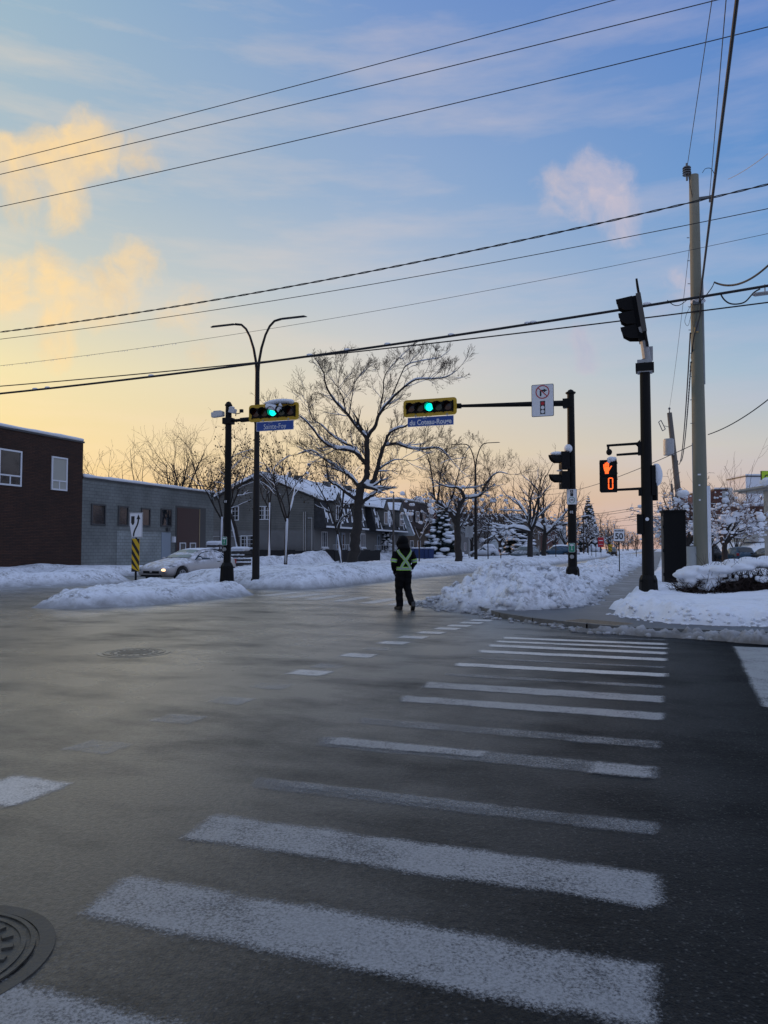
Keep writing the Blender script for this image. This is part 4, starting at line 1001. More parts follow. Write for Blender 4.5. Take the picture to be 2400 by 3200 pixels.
# ------------------------------------------------------------------ buildings
brick_mat('brown_brick', (.060, .025, .014), (.038, .017, .011), (.012, .008, .006), .42, .085, bump=.9)
brick_mat('grey_block', (.185, .20, .195), (.17, .185, .18), (.11, .12, .118), .42, .21, bump=.5)
brick_mat('pale_block', (.28, .31, .31), (.26, .29, .29), (.15, .16, .16), .42, .21, bump=.5)
brick_mat('tan_brick', (.14, .10, .07), (.10, .07, .05), (.08, .07, .06), .28, .09)
brick_mat('red_brick', (.17, .055, .042), (.13, .042, .035), (.09, .06, .05), .28, .09)
brick_mat('siding', (.145, .145, .135), (.14, .14, .13), (.07, .075, .08), 8., .16, bump=.8)
mat('stucco', (.15, .15, .15), .8, var=.12, vscale=1.2, bump=.2, bscale=30)
mat('pale_siding', (.42, .47, .50), .7, var=.08)
mat('white_trim', (.68, .70, .74), .5); mat('dark_trim', (.05, .052, .055), .5)
mat('glass', (.015, .02, .025), .06, spec=.8); mat('blind', (.38, .38, .34), .5, bump=.4, bscale=3, stretch=(1, 1, 12))
mat('shingle', (.030, .032, .036), .85, var=.4, vscale=3, bump=.4, bscale=12)
mat('garage_brown', (.06, .028, .024), .55, bump=.5, bscale=4, stretch=(.05, .05, 1))
mat('door_grey', (.25, .30, .36), .5); mat('fence_black', (.010, .010, .012), .8)
mat('concrete_pale', (.34, .33, .30), .8, var=.15, vscale=2, bump=.2)
NV, EV = Vector((1, 0, 0)), Vector((0, -1, 0))      # facade facing the avenue: normal +x, its horizontal axis
def window(t, c, a, n, w, h, cols=2, rows=1, fm='white_trim', pm='glass', sill=0., fw=.07, name='window', mull=.05, snow=False, split=None):
    c, a, n = Vector(c), Vector(a), Vector(n); mb = MB()
    def bar(x0, x1, z0, z1, d=.07):
        mb.prism([(x0, z0), (x1, z0), (x1, z1), (x0, z1)], (a, EZ, n), c - n * .02, d + .02)
    bar(-w / 2, w / 2, h / 2 - fw, h / 2); bar(-w / 2, w / 2, -h / 2, -h / 2 + fw); bar(-w / 2, -w / 2 + fw, -h / 2 + fw, h / 2 - fw); bar(w / 2 - fw, w / 2, -h / 2 + fw, h / 2 - fw)
    for i in range(1, cols): x = -w / 2 + w * i / cols; bar(x - mull / 2, x + mull / 2, -h / 2 + fw, h / 2 - fw, .06)
    for i in range(1, rows): z = -h / 2 + h * i / rows; bar(-w / 2 + fw, w / 2 - fw, z - mull / 2, z + mull / 2, .055)
    if split is not None:
        bar(-w / 2 + fw, w / 2 - fw, split - .04, split + .04, .066); bar(-.03, .03, -h / 2 + fw, split - .04, .062)
    f = mb.build(name, fm, t)
    mb = MB(); mb.prism([(-w / 2 + .02, -h / 2 + .02), (w / 2 - .02, -h / 2 + .02), (w / 2 - .02, h / 2 - .02), (-w / 2 + .02, h / 2 - .02)], (a, EZ, n), c, .022); mb.build('pane', pm, f)
    if sill: mb = MB(); mb.prism([(-w / 2 - .1, -h / 2 - .12), (w / 2 + .1, -h / 2 - .12), (w / 2 + .1, -h / 2), (-w / 2 - .1, -h / 2)], (a, EZ, n), c, sill); mb.build('sill', fm, f)
    if snow: mb = MB(); mb.prism([(-w / 2 - .1, -h / 2), (w / 2 + .1, -h / 2), (w / 2 + .05, -h / 2 + .08), (-w / 2 - .05, -h / 2 + .08)], (a, EZ, n), c + n * .02, .1); mb.build('snow_on_sill', 'snow', f)
    return f
def snowlip(t, pts, w, h, name='roof_snow'):         # soft snow along a parapet
    mb = MB(); P_ = []; rr = random.Random(len(pts) + int(pts[0][0] * 7))
    for a, b in zip(pts[:-1], pts[1:]):
        a, b = Vector(a), Vector(b); n = max(2, int((b - a).length / .6))
        for i in range(n): P_.append(a.lerp(b, i / n))
    P_.append(Vector(pts[-1])); rad = [h * rr.uniform(.75, 1.15) for _ in P_]
    P_ = [p + Vector((0, 0, r * .3)) for p, r in zip(P_, rad)]
    mb.tube(P_, rad, 8); mb.build(name, 'snow', t, smooth=True)
# --- brown brick building
t = thing('brick_building', 'dark brown brick two-storey building with white-framed windows at the left edge', 'building', S(37.5, -33, 0), SR)
mb = MB(); mb.b2((-22, -17.5, 0), (0, 0, 7.9)); mb.build('wall', 'brown_brick', t)
mb = MB(); mb.b2((-22.06, -17.56, 7.9), (.06, .06, 8.0)); mb.build('parapet', 'dark_trim', t)
mb = MB(); mb.b2((-22, -17.5, 8.0), (-.05, -.02, 8.12)); mb.build('roof_snow', 'snow', t)
snowlip(t, [(-.0, -17.4, 8.05), (-.0, -.05, 8.05)], .1, .11, 'snow_lip')
for y, w in ((-1.95, 1.35), (-5.55, 1.35), (-9.6, 1.5), (-13.5, 1.5)):
    window(t, (0, y, 5.85), (0, 1, 0), NV, w * 1.15 if y < -4 else w * .92, 1.95, 1, 1, pm='blind' if y > -4 else 'glass', split=-.42, fw=.09)
mb = MB(); mb.b2((-21, -17.6, 4.6), (-19, -17.5, 6.4)); mb.build('vent', 'dark_trim', t)
# --- grey block building
t = thing('block_building', 'low grey concrete-block building with small windows and a brown garage door', 'building', S(37.5, -33, 0), SR)
L = 14.6; mb = MB(); mb.b2((-20, .02, 0), (-.05, L, 5.75)); mb.build('wall', 'grey_block', t)
mb = MB(); mb.b2((-20, .03, 5.75), (.02, L + .05, 5.86)); mb.build('parapet', 'dark_trim', t)
mb = MB(); mb.b2((-20, .04, 5.86), (-.2, L, 5.98)); mb.build('roof_snow', 'snow', t)
snowlip(t, [(-.05, .1, 5.9), (-.05, L, 5.9)], .1, .11, 'snow_lip')
def fx_u(x):                                          # picture column -> distance along this facade
    Y = at_v(x, -33.0); a, _ = ray(x, HOR); return UV(Vector((a * Y, Y, 0)))[0] - 37.5
def fz(x, y): Y = at_v(x, -33.0); return EYE + ray(x, y)[1] * Y
for x0, x1, ya, yb in ((284, 329, 1575, 1641), (368, 400, 1581, 1643), (440, 469, 1588, 1645), (502, 536, 1590, 1646)):
    ua, ub = fx_u(x0), fx_u(x1); za, zb = fz((x0 + x1) / 2, ya), fz((x0 + x1) / 2, yb)
    window(t, (-.05, (ua + ub) / 2, (za + zb) / 2), (0, 1, 0), NV, ub - ua, za - zb, 1, 1, fm='dark_trim', fw=.09)
ga, gb = fx_u(549), fx_u(643); gz = fz(600, 1585)
mb = MB(); mb.b2((-.05, ga, .2), (-.02, gb, gz)); mb.build('garage_frame', 'dark_trim', t)
mb = MB(); mb.b2((-.02, ga + .15, .2), (.0, gb - .95, gz - .12)); g_ = mb.build('garage_door', 'garage_brown', t)
for q in (ga + .5, gb - 2.1): mb = MB(); mb.b2((.0, q, fz(600, 1722)), (.02, q + .62, fz(600, 1698))); mb.build('pane', 'blind', g_)
for q in (ga + .5, gb - 2.1): window(t, (.0, q + .31, (fz(600, 1722) + fz(600, 1698)) / 2), (0, 1, 0), NV, .75, fz(600, 1698) - fz(600, 1722) + .1, 1, 1, name='garage_window')
mb = MB(); mb.b2((-.0, gb - .93, .2), (.03, gb - .86, gz - .1)); mb.build('door_strip', mat('strip_tan', (.35, .27, .16), .6), t)
pa, pb = fx_u(367), fx_u(505); mb = MB(); mb.b2((-.05, pa, .2), (-.035, pb, fz(430, 1662))); mb.build('pale_panel', 'pale_block', t)
mb = MB(); mb.b2((-.05, pb + .02, .2), (-.02, fx_u(534), fz(520, 1664))); mb.build('door', 'door_grey', t)
mb = MB(); mb.b2((-.05, fx_u(538), fz(540, 1695)), (.12, fx_u(545), fz(540, 1677))); mb.build('letter_box', 'white_trim', t)
mb = MB(); mb.b2((-.05, fx_u(519), fz(520, 1660)), (.15, fx_u(526), fz(520, 1650))); mb.build('wall_lamp', 'dark_trim', t)
# --- long gabled row house with a mansard towards the avenue
t = thing('row_house', 'long grey gabled row house with snowy mansard roof, dormers and white balcony stairs', 'house', S(64.1, -30, 0), SR)
LH = 24.5; ge = 6.1; gr = 8.35
gab = [(0, .0), (0, ge), (-5.6, gr), (-11.2, ge), (-11.2, 0)]
mb = MB(); mb.add([Vector((x, 0, z)) for x, z in gab] + [Vector((x, LH, z)) for x, z in gab], [(0, 1, 2, 3, 4), (9, 8, 7, 6, 5), (0, 5, 6, 1), (3, 8, 9, 4)]); mb.build('wall', 'stucco', t)
mb = MB(); mb.prism([(-11.22, 3.25), (.02, 3.25), (.02, ge), (-5.6, gr), (-11.22, ge)], (EX, EZ, -EY), (0, -.0, 0), .04); mb.build('gable_siding', 'siding', t)
mb = MB(); mb.prism([(.75, ge), (-5.6, gr + .3), (-11.5, ge), (-11.5, ge - .18), (-5.6, gr + .1), (.75, ge - .2)], (EX, EZ, EY), (0, -.35, 0), LH + .7); mb.build('roof', 'dark_trim', t)
mb = MB(); vs = []; nu, nv = 60, 22; fs = []
for i in range(nu + 1):
    for j in range(nv + 1):
        x = .80 - 12.3 * j / nv; z = (gr + .32) - abs(x + 5.6) * (gr + .3 - ge) / (6.35 if x > -5.6 else 5.9)
        vs.append(Vector((x, -.38 + (LH + .76) * i / nu, z + .20 + .10 * f3((x, i * .4, 3), .5))))
for i in range(nu):
    for j in range(nv): q = i * (nv + 1) + j; fs.append((q, q + 1, q + nv + 2, q + nv + 1))
o = len(vs); vs += [Vector((v.x, v.y, v.z - .3)) for v in vs[:nv + 1]]; fs += [(j, o + j, o + j + 1, j + 1) for j in range(nv)]
o = len(vs); e_ = [i * (nv + 1) for i in range(nu + 1)]; vs += [Vector((vs[q].x, vs[q].y, vs[q].z - .3)) for q in e_]; fs += [(e_[i], e_[i + 1], o + i + 1, o + i) for i in range(nu)]
mb.add(vs, fs); mb.build('roof_snow', 'snow', t, smooth=True)
def mansard(t, y0, y1, snowy):
    mb = MB(); mb.prism([(0, ge), (.55, ge), (1.25, 3.55), (1.25, 3.40), (0, 3.4)], (EX, EZ, EY), (0, y0, 0), y1 - y0); mb.build('mansard', 'shingle', t)
    rr = random.Random(int(y0 * 10)); mb = MB()
    for i in range(snowy):
        y = rr.uniform(y0 + .3, y1 - .3); a = rr.uniform(0, .7); b = a + rr.uniform(.15, .4); w = rr.uniform(.12, .5)
        def q(k, yy): return Vector((.56 + .70 * k + .04, yy, ge - (ge - 3.55) * k + .03))
        sh = rr.uniform(-.3, .3); mb.add([q(a, y), q(a, y + w), q(min(b, .99), y + w + sh), q(min(b, .99), y + sh)], [(0, 3, 2, 1)])
    mb.build('roof_snow', 'snow', t)
    mb = MB(); mb.b2((1.2, y0, 3.42), (1.4, y1, 3.58)); mb.build('gutter_snow', 'snow', t)
mansard(t, .0, 10.5, 40); mansard(t, 13.0, 23.6, 55)
mb = MB(); mb.prism([(0, ge), (.6, ge + .1), (1.9, 3.2), (1.9, 3.05), (0, 3.05)], (EX, EZ, EY), (0, 24.0, 0), .5); mb.build('party_wall', 'pale_siding', t)
mb = MB(); mb.add([Vector((.75, 23.98, ge + .12)), Vector((2.0, 23.98, 3.2)), Vector((2.0, 24.5, 3.2)), Vector((.75, 24.5, ge + .12))], [(0, 1, 2, 3)]); mb.build('party_wall_snow', 'snow', t)
for y in (2.2, 8.0, 15.5, 20.8):
    mb = MB(); mb.prism([(.0, 4.0), (1.45, 4.0), (1.45, 5.75), (0, 6.0)], (EX, EZ, EY), (0, y - .65, 0), 1.3); d = mb.build('dormer', 'siding', t)
    mb = MB(); mb.add([Vector((1.6, y - .8, 5.75)), Vector((1.6, y + .8, 5.75)), Vector((1.6, y, 6.75)), Vector((-2.2, y, 6.95)), Vector((-.9, y - .8, 6.2)), Vector((-.9, y + .8, 6.2))], [(0, 1, 2), (0, 2, 3, 4), (1, 5, 3, 2)]); mb.build('dormer_roof', 'dark_trim', t)
    mb = MB(); k = .12; mb.add([Vector((1.5, y - .82, 5.8 + k)), Vector((1.5, y + .82, 5.8 + k)), Vector((1.5, y, 6.75 + k)), Vector((-2.2, y, 6.95 + k)), Vector((-.9, y - .82, 6.2 + k)), Vector((-.9, y + .82, 6.2 + k))], [(0, 2, 3, 4), (1, 5, 3, 2)]); mb.build('dormer_snow', 'snow', t)
    window(t, (1.45, y, 4.85), (0, 1, 0), NV, 1.0, 1.35, 2, 1)
for y in (2.3, 9.2, 12.2, 22.0): window(t, (0, y, 2.35), (0, 1, 0), NV, 1.25, 1.5, 3, 1, sill=.2, snow=True)
for y in (5.0, 6.4, 16.6, 18.2): mb = MB(); mb.b2((0, y, .95), (.05, y + .95, 3.1)); d = mb.build('door', 'door_grey', t); mb = MB(); mb.b2((.05, y + .3, 1.5), (.06, y + .65, 2.9)); mb.build('pane', 'glass', d)
gx = lambda x: (lambda Y: UV(Vector((ray(x, HOR)[0] * Y, Y, 0)))[1] + 30)(64.1 / (CA + ray(x, HOR)[0] * SA))
for x, w, z, h, c_ in ((735, .8, 4.85, 1.35, 1), (819, .75, 4.85, 1.3, 1), (836, .75, 4.85, 1.3, 1), (765, .8, 2.15, 1.2, 1), (782, .8, 2.15, 1.2, 1)):
    window(t, (gx(x), -.04, z), (1, 0, 0), (0, -1, 0), w, h, 2, 3, mull=.03, sill=.12 if z < 3 else 0)
window(t, (-.95 + 1.9, 1.6, 2.0), (0, 1, 0), NV, .01, .01)if 0 else None
mb = MB()
for x in (950, 956, 976): mb.cyl((gx(x), -.12, .3), (gx(x), -.12, 4.9 if x < 970 else 4.3), .05, .05, 6)
mb.cyl((gx(976), -.12, 4.3), (gx(964), -.12, 4.3), .05, .05, 6); mb.build('downpipe', 'galvanised', t)
mb = MB(); mb.b2((-11, -.1, 2.62), (-7.0, -.05, 2.72)); mb.b2((-9.2, -.15, 3.15), (-8.2, -.04, 3.3)); mb.build('sign_rail', 'galvanised', t)
for y in (5, 12, 18): mb = MB(); mb.b2((-4.6, y, gr - .2), (-3.9, y + .7, gr + .45)); c_ = mb.build('chimney', 'dark_trim', t)
def stair(t, y, dirn):
    mb = MB(); mb.b2((0, y - 1.6, .85), (1.6, y + 1.6, .95)); b = mb.build('balcony', 'white_trim', t)
    mb = MB()
    for a in range(17): mb.box((1.6, y - 1.6 + a * .2, 1.4), (.03, .03, .9))
    for a in range(8): mb.box((a * .2, y - 1.6, 1.4), (.03, .03, .9))
    mb.box((1.6, y, 1.87), (.06, 3.2, .05)); mb.box((.8, y - 1.6, 1.87), (1.6, .06, .05)); mb.build('railing', 'white_trim', b)
    mb = MB()
    for k in range(7): mb.box((.9, y + dirn * (1.7 + k * .27), .85 - k * .13), (1.1, .26, .04))
    for s_ in (.35, 1.5):
        for k in range(10): mb.box((s_, y + dirn * (1.6 + k * .21), 1.35 - k * .1), (.03, .03, .85))
        mb.box((s_, y + dirn * 2.6, 1.32), (.05, 2.2, .05), rot=Matrix.Rotation(dirn * -.45, 3, 'X'))
    mb.build('steps', 'white_trim', b); mb = MB(); mb.b2((.05, y - 1.5, .95), (1.5, y + 1.5, 1.08)); mb.build('balcony_snow', 'snow', b)
stair(t, 6.0, 1); stair(t, 17.6, 1)
for y in (14.6, 19.6, 21.6): window(t, (0, y, .45), (0, 1, 0), NV, 1.0, .7, 2, 1)
# fence of black sheeting
t = thing('site_fence', 'low black sheeted fence along the foot of the grey gabled house', 'fence', S(63.4, -30, 0), SR)
mb = MB()
pts = [(-7.5, 0), (-4, -.1), (-.3, 0), (2.2, .4), (2.4, 6), (2.5, 11.5)]
for a, b in zip(pts[:-1], pts[1:]):
    a, b = Vector(a), Vector(b); d = (b - a).normalized(); q = Vector((-d.y, d.x)) * .03; n_ = max(1, int((b - a).length / 1.2))
    for i in range(n_):
        p0, p1 = a.lerp(b, i / n_), a.lerp(b, (i + 1) / n_); w = .05 * math.sin(i * 2.1); h0 = 1.35 + w
        mb.add([Vector((p0.x + q.x, p0.y + q.y, .2)), Vector((p1.x + q.x, p1.y + q.y, .2)), Vector((p1.x + q.x, p1.y + q.y, h0)), Vector((p0.x + q.x, p0.y + q.y, h0)), Vector((p0.x - q.x, p0.y - q.y, .2)), Vector((p1.x - q.x, p1.y - q.y, .2)), Vector((p1.x - q.x, p1.y - q.y, h0)), Vector((p0.x - q.x, p0.y - q.y, h0))], [(0, 1, 2, 3), (5, 4, 7, 6), (3, 2, 6, 7)])
mb.build('sheet', 'fence_black', t)
# heaps beside the block building: snow-loaded pallets of stone
def pallet(x, Y, w, h, label, seed, layers):
    p = P(x, HOR, Y); p.z = .35; t = thing('pallet_stack', label, 'pallet stack', p, SR, group='snow-covered stacks beside the grey building'); rr = random.Random(seed)
    mb = MB(); sn = MB(); z = 0
    for k in range(layers):
        hh = h / layers * rr.uniform(.8, 1.1); mb.box((rr.uniform(-.04, .04), 0, z + hh * .3), (w * rr.uniform(.9, 1), 1.0, hh * .55))
        for q in (-.4, 0, .4): mb.box((q * w, -.5, z + hh * .3), (.1, .04, hh * .6))
        pts = [Vector((-w / 2 + w * i / 6, -.5 + rr.uniform(-.05, .03), z + hh * .72)) for i in range(7)]
        sn.tube(pts, [hh * .22 * rr.uniform(.6, 1.2) for _ in pts], 6); z += hh
    for i in range(9): sn.ball((-w / 2 + w * (i + .5) / 9, -.1, z + .02), (w * .1, .55, .16), n=10, m=6, jit=.05, rng=rr)
    mb.build('stacked_goods', mat('pallet_dark', (.05, .045, .045), .8, var=.4, vscale=5), t); sn.build('snow_layers', 'snow', t, smooth=True)
pallet(676, 56, 1.0, 1.6, 'taller snow-covered stack beside the corner of the grey block building', 3, 5)
pallet(754, 54, 1.05, 1.2, 'rounded snow-covered stack of goods between the signal pole and the lamp post', 8, 4)
# --- flats further up the left side
def block(x0, x1, v, h, depth, label, m, seed, rows=2, cols=4, roof='dark_trim', mans=None, name='apartment_house', group='houses up the left side of the avenue'):
    Y0 = at_v(x0, v); Y1 = at_v(x1, v); u0 = UV(Vector((ray(x0, HOR)[0] * Y0, Y0, 0)))[0]; u1 = UV(Vector((ray(x1, HOR)[0] * Y1, Y1, 0)))[0]
    t = thing(name, label, 'house', S(u0, v, 0), SR, group=group); L = u1 - u0
    mb = MB(); mb.b2((-depth, 0, 0), (0, L, h)); mb.build('wall', m, t)
    mb = MB(); mb.b2((-depth - .1, -.1, h), (.12, L + .1, h + .2)); mb.build('roof', roof, t); mb = MB(); mb.b2((-depth, -.05, h + .2), (.06, L + .05, h + .38)); mb.build('roof_snow', 'snow', t)
    if mans: mb = MB(); mb.prism([(.12, h), (.2, h), (.75, h * .55), (.12, h * .55)], (EX, EZ, EY), (0, .2, 0), L - .4); mb.build('mansard', mans, t)
    xx = .78 if mans else 0
    for r in range(rows):
        for c_ in range(cols):
            y = L * (c_ + .5) / cols; z = h * (r + .5) / rows
            window(t, (xx if (mans and r == rows - 1) else 0, y, z), (0, 1, 0), NV, min(1.4, L / cols * .45), min(1.4, h / rows * .45), 2, 1)
    return t
block(1250, 1340, -30, 7.4, 16, 'flat-roofed tan brick house with dark mansard front behind the worker', 'tan_brick', 1, 2, 4, mans=mat('mansard_brown', (.035, .022, .022), .8, bump=.4))
block(1350, 1408, -31, 6.8, 10, 'low red brick house half hidden behind the snowy spruce', 'red_brick', 2, 2, 3)
block(1440, 1530, -34, 7.6, 10, 'grey house with snowy roof behind the bare trees', 'stucco', 3, 2, 4)
block(1560, 1600, -36, 5.5, 10, 'pale low house beyond the parked grey car', 'pale_siding', 4, 1, 3)
block(1625, 1690, -32, 9.5, 12, 'grey brick block of flats between the two far median trees', 'tan_brick', 5, 3, 4)
block(1692, 1745, -32, 9.8, 12, 'red brick block of flats beside the farther median tree', 'red_brick', 6, 3, 4)
block(1755, 1770, -32, 10.5, 12, 'pale blue-grey block of flats left of the bicycle-sign pole', 'pale_siding', 7, 3, 4)
# --- right side
def rb(x0, x1, y0, y1, Y, dep, label, m, name, cat='building', z0=None):
    a = P(x0, y0, Y); b = P(x1, y1, Y); t = thing(name, label, cat, (a.x, Y, 0), 0); w = b.x - a.x
    mb = MB(); mb.b2((0, 0, 0 if z0 is None else z0), (w, dep, a.z)); mb.build('wall', m, t)
    mb = MB(); mb.b2((-.1, -.1, a.z), (w + .1, dep + .1, a.z + .18)); mb.build('roof', 'dark_trim', t); mb = MB(); mb.b2((0, 0, a.z + .18), (w, dep, a.z + .42)); mb.build('roof_snow', 'snow', t)
    return t, w, a.z
t, w, h = rb(2232, 2520, 1532, 1532, 118, 16, 'dark red brick building with a peaked left side behind the snowy tree', 'red_brick', 'brick_hall')
mb = MB(); mb.prism([(-3.6, 0), (0, 0), (0, h), (-3.6, h - 3.2)], (EX, EZ, EY), (0, .3, 0), 10); mb.build('side_wing', 'red_brick', t)
mb = MB(); mb.b2((1.2, -.05, h - 2.2), (3.6, .0, h - .1)); mb.build('grey_panel', 'pale_siding', t)
t, w, h = rb(2330, 2470, 1490, 1490, 112, 6, 'white boxy rooftop structure rising behind the snowy tree', 'white_trim', 'roof_box', z0=8.)
# canopy on stone column
p = P(2400, HOR, 46); t = thing('canopy', 'snow-loaded canopy on a pale stone column at the right edge', 'canopy', (p.x, 46, 0), 0)
mb = MB(); mb.b2((.05, -.3, 0), (1.1, .5, 5.05)); mb.build('column', 'concrete_pale', t)
mb = MB(); mb.b2((-.32, -1.2, 5.0), (6, 3, 5.25)); mb.b2((-.55, -1.4, 5.12), (6, 3.2, 5.22)); mb.build('roof', 'concrete_pale', t)
mb = MB(); rr = random.Random(4)
for i in range(14): mb.ball((-.45 + .4 * i, -1.0 + .2 * math.sin(i), 5.42 + .03 * i), (.38, .6, .26), n=12, m=8, jit=.05, rng=rr)
mb.build('roof_snow', 'snow', t, smooth=True)
p = P(2381, 1505, 45); t = thing('shop_sign', 'lime green shop sign with a black letter C above the snowy canopy', 'sign', p, 0)
mat('lime', (.42, .62, .02), .5); mb = MB(); mb.b2((0, 0, 0), (2.2, .12, .62)); mb.build('panel', 'lime', t)
mb = MB(); text(mb, 'C', .42, (.14, -.01, .24), bold=.012, align='LEFT'); mb.build('lettering', 'sign_black', t)
mb = MB(); mb.b2((-.015, -.005, -.015), (2.2, .13, .0)); mb.b2((-.015, -.005, .62), (2.2, .13, .635)); mb.b2((-.015, -.005, 0), (0, .13, .62)); mb.build('frame', 'sign_black', t)
p = P(2356, HOR, 80); t = thing('snowy_shed', 'low shed with a thick snow roof behind the right-hand cars', 'shed', (p.x - .5, 80, 2.2), 0)
mb = MB(); mb.b2((0, 0, 0), (5, 4, .9)); mb.build('wall', 'concrete_pale', t); mb = MB(); mb.prism([(-.2, .9), (5.2, .9), (5.1, 2.4), (-.1, 2.4)], (EX, EZ, EY), (0, -.1, 0), 4.2); mb.build('roof_snow', 'snow', t)
# unseen buildings added left of the frame to keep the low sun off the road
for i, (u, v, L, D, h) in enumerate(((23, -52, 13, 14, 8), (24, -74, 14, 18, 9), (-22, -40, 10, 18, 8), (30, -110, 16, 30, 10))):
    t = thing('corner_building', ['plain brick corner shop across the side street, nearest the crossing', 'second brick building along the side street', 'brick building behind the crossing', 'long brick building far down the side street'][i], 'building', S(u, v, 0), SR)
    mb = MB(); mb.b2((-D, 0, 0), (0, L, h)); mb.build('wall', 'brown_brick', t); mb = MB(); mb.b2((-D - .1, -.1, h), (.1, L + .1, h + .3)); mb.build('roof_snow', 'snow', t)
    for k in range(4): window(t, (-D * (k + .5) / 4, 0, 4.6), (1, 0, 0), (0, -1, 0), 1.6, 1.6, 2, 1)
# ------------------------------------------------------------------ trees
mat('bark', (.028, .023, .020), .9, var=.35, vscale=6, bump=.5, bscale=14)
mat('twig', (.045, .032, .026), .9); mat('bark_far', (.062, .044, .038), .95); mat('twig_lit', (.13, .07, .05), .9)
mat('dead_leaf', (.045, .030, .018), .9)
def rdir(rng, d, ang):
    a = d.orthogonal().normalized(); b = d.cross(a); th = rng.uniform(0, 2 * math.pi)
    return (d * math.cos(ang) + (a * math.cos(th) + b * math.sin(th)) * math.sin(ang)).normalized()
class Tree:
    def __init__(s, seed): s.rng = random.Random(seed); s.wood = MB(); s.tw = MB(); s.snow = MB(); s.leaf = MB(); s.nt = 0
    def limb(s, pts, r0, r1, snow=True, n=8, smin=.02):
        pts = [Vector(p) for p in pts]; q = []
        for i in range(len(pts) - 1):                       # Catmull-Rom
            p0, p1, p2, p3 = pts[max(0, i - 1)], pts[i], pts[i + 1], pts[min(len(pts) - 1, i + 2)]
            for k in range(4):
                t = k / 4; q.append(.5 * ((2 * p1) + (p2 - p0) * t + (2 * p0 - 5 * p1 + 4 * p2 - p3) * t * t + (3 * p1 - p0 - 3 * p2 + p3) * t ** 3))
        q.append(pts[-1]); k = len(q); rad = [(r0 + (r1 - r0) * (i / (k - 1)) ** .8) * s.rng.uniform(.93, 1.08) for i in range(k)]
        q = [p + Vector((s.rng.gauss(0, r * .12), s.rng.gauss(0, r * .12), s.rng.gauss(0, r * .12))) for p, r in zip(q, rad)]
        s.wood.tube(q, rad, n)
        if snow: s.cap(q, rad, smin)
        return q, rad
    def cap(s, q, rad, smin, thick=1.):
        run = []
        for i in range(len(q)):
            d = (q[min(i + 1, len(q) - 1)] - q[max(0, i - 1)]).normalized()
            ok = abs(d.z) < .86 and rad[i] > smin * .3 and s.rng.random() > .06
            if ok: run.append(i)
            if (not ok or i == len(q) - 1) and len(run) > 1:
                rr_ = [max(rad[j] * 1.08, smin) * s.rng.uniform(.8, 1.25) * thick for j in run]; rr_[0] *= .5; rr_[-1] *= .5
                s.snow.snowtube([q[j] + Vector((0, 0, rad[j] * .35)) for j in run], rr_, 6); run = []
            elif not ok: run = []
    def grow(s, p, d, L, r, lvl, kids=(5, 5, 4, 3), ang=(28, 55), up=.12, ratio=.55, snow=.012, leaf=0., minr=.006, thick=1., wob=.16):
        rng = s.rng; seg = 5 if lvl < 2 else 4; q = [p]; rad = [r]; dd = d
        for i in range(seg):
            dd = (dd + Vector((rng.gauss(0, wob), rng.gauss(0, wob), rng.gauss(0, wob) + up * .5))).normalized()
            q.append(q[-1] + dd * (L / seg)); rad.append(max(minr * .8, r * (1 - .75 * (i + 1) / seg)))
        big = r > .03
        (s.wood if big else s.tw).tube(q, rad, 6 if big else 3, cap=False)
        if r > snow * .8 and snow < 1: s.cap(q, rad, snow * .9, thick)
        if leaf and lvl >= len(kids) - 1:
            for _ in range(int(leaf)):
                c = q[rng.randint(1, seg)] + Vector((rng.gauss(0, .12), rng.gauss(0, .12), rng.gauss(-.08, .1))); a = Vector((rng.gauss(0, 1), rng.gauss(0, 1), rng.gauss(0, 1))).normalized() * .05; b = Vector((0, 0, -.1)) + a.orthogonal() * .4
                s.leaf.add([c - a, c + a, c + a + b, c - a + b], [(0, 1, 2, 3)])
        if lvl >= len(kids): return
        for k in range(kids[lvl]):
            f = .25 + .75 * (k + rng.random() * .8) / kids[lvl]; x = min(f, .99) * seg; i = int(x); c = q[i].lerp(q[i + 1], x - i)
            base = (q[i + 1] - q[i]).normalized(); nd = rdir(rng, base, R(rng.uniform(*ang))); nd = (nd + Vector((0, 0, up))).normalized()
            s.grow(c, nd, L * ratio * rng.uniform(.7, 1.2) * (1.15 - .4 * f), max(minr, rad[i] * .6), lvl + 1, kids, ang, up, ratio, snow, leaf, minr, thick, wob)
    def blobs(s, n, r, zmax=1e9):                        # clots of snow held in the twigs
        V = [q for q in (s.tw.v or s.wood.v) if q.z < zmax]
        for _ in range(n):
            c = Vector(s.rng.choice(V)); rr_ = r * s.rng.uniform(.5, 1.4); s.snow.ball(c + Vector((0, 0, rr_ * .2)), (rr_ * s.rng.uniform(.9, 1.6), rr_ * s.rng.uniform(.9, 1.4), rr_ * .78), n=8, m=5, jit=.18, rng=s.rng)
    def finish(s, t, wood='bark', twig='twig', trunk='trunk'):
        if s.wood.v: s.wood.build(trunk, wood, t, smooth=True, world=True)
        if s.tw.v: s.tw.build('crown', twig, t, world=True)
        if s.leaf.v: s.leaf.build('leaves', 'dead_leaf', t, world=True)
        if s.snow.v: s.snow.build('snow', 'snow', t, smooth=True, world=True)
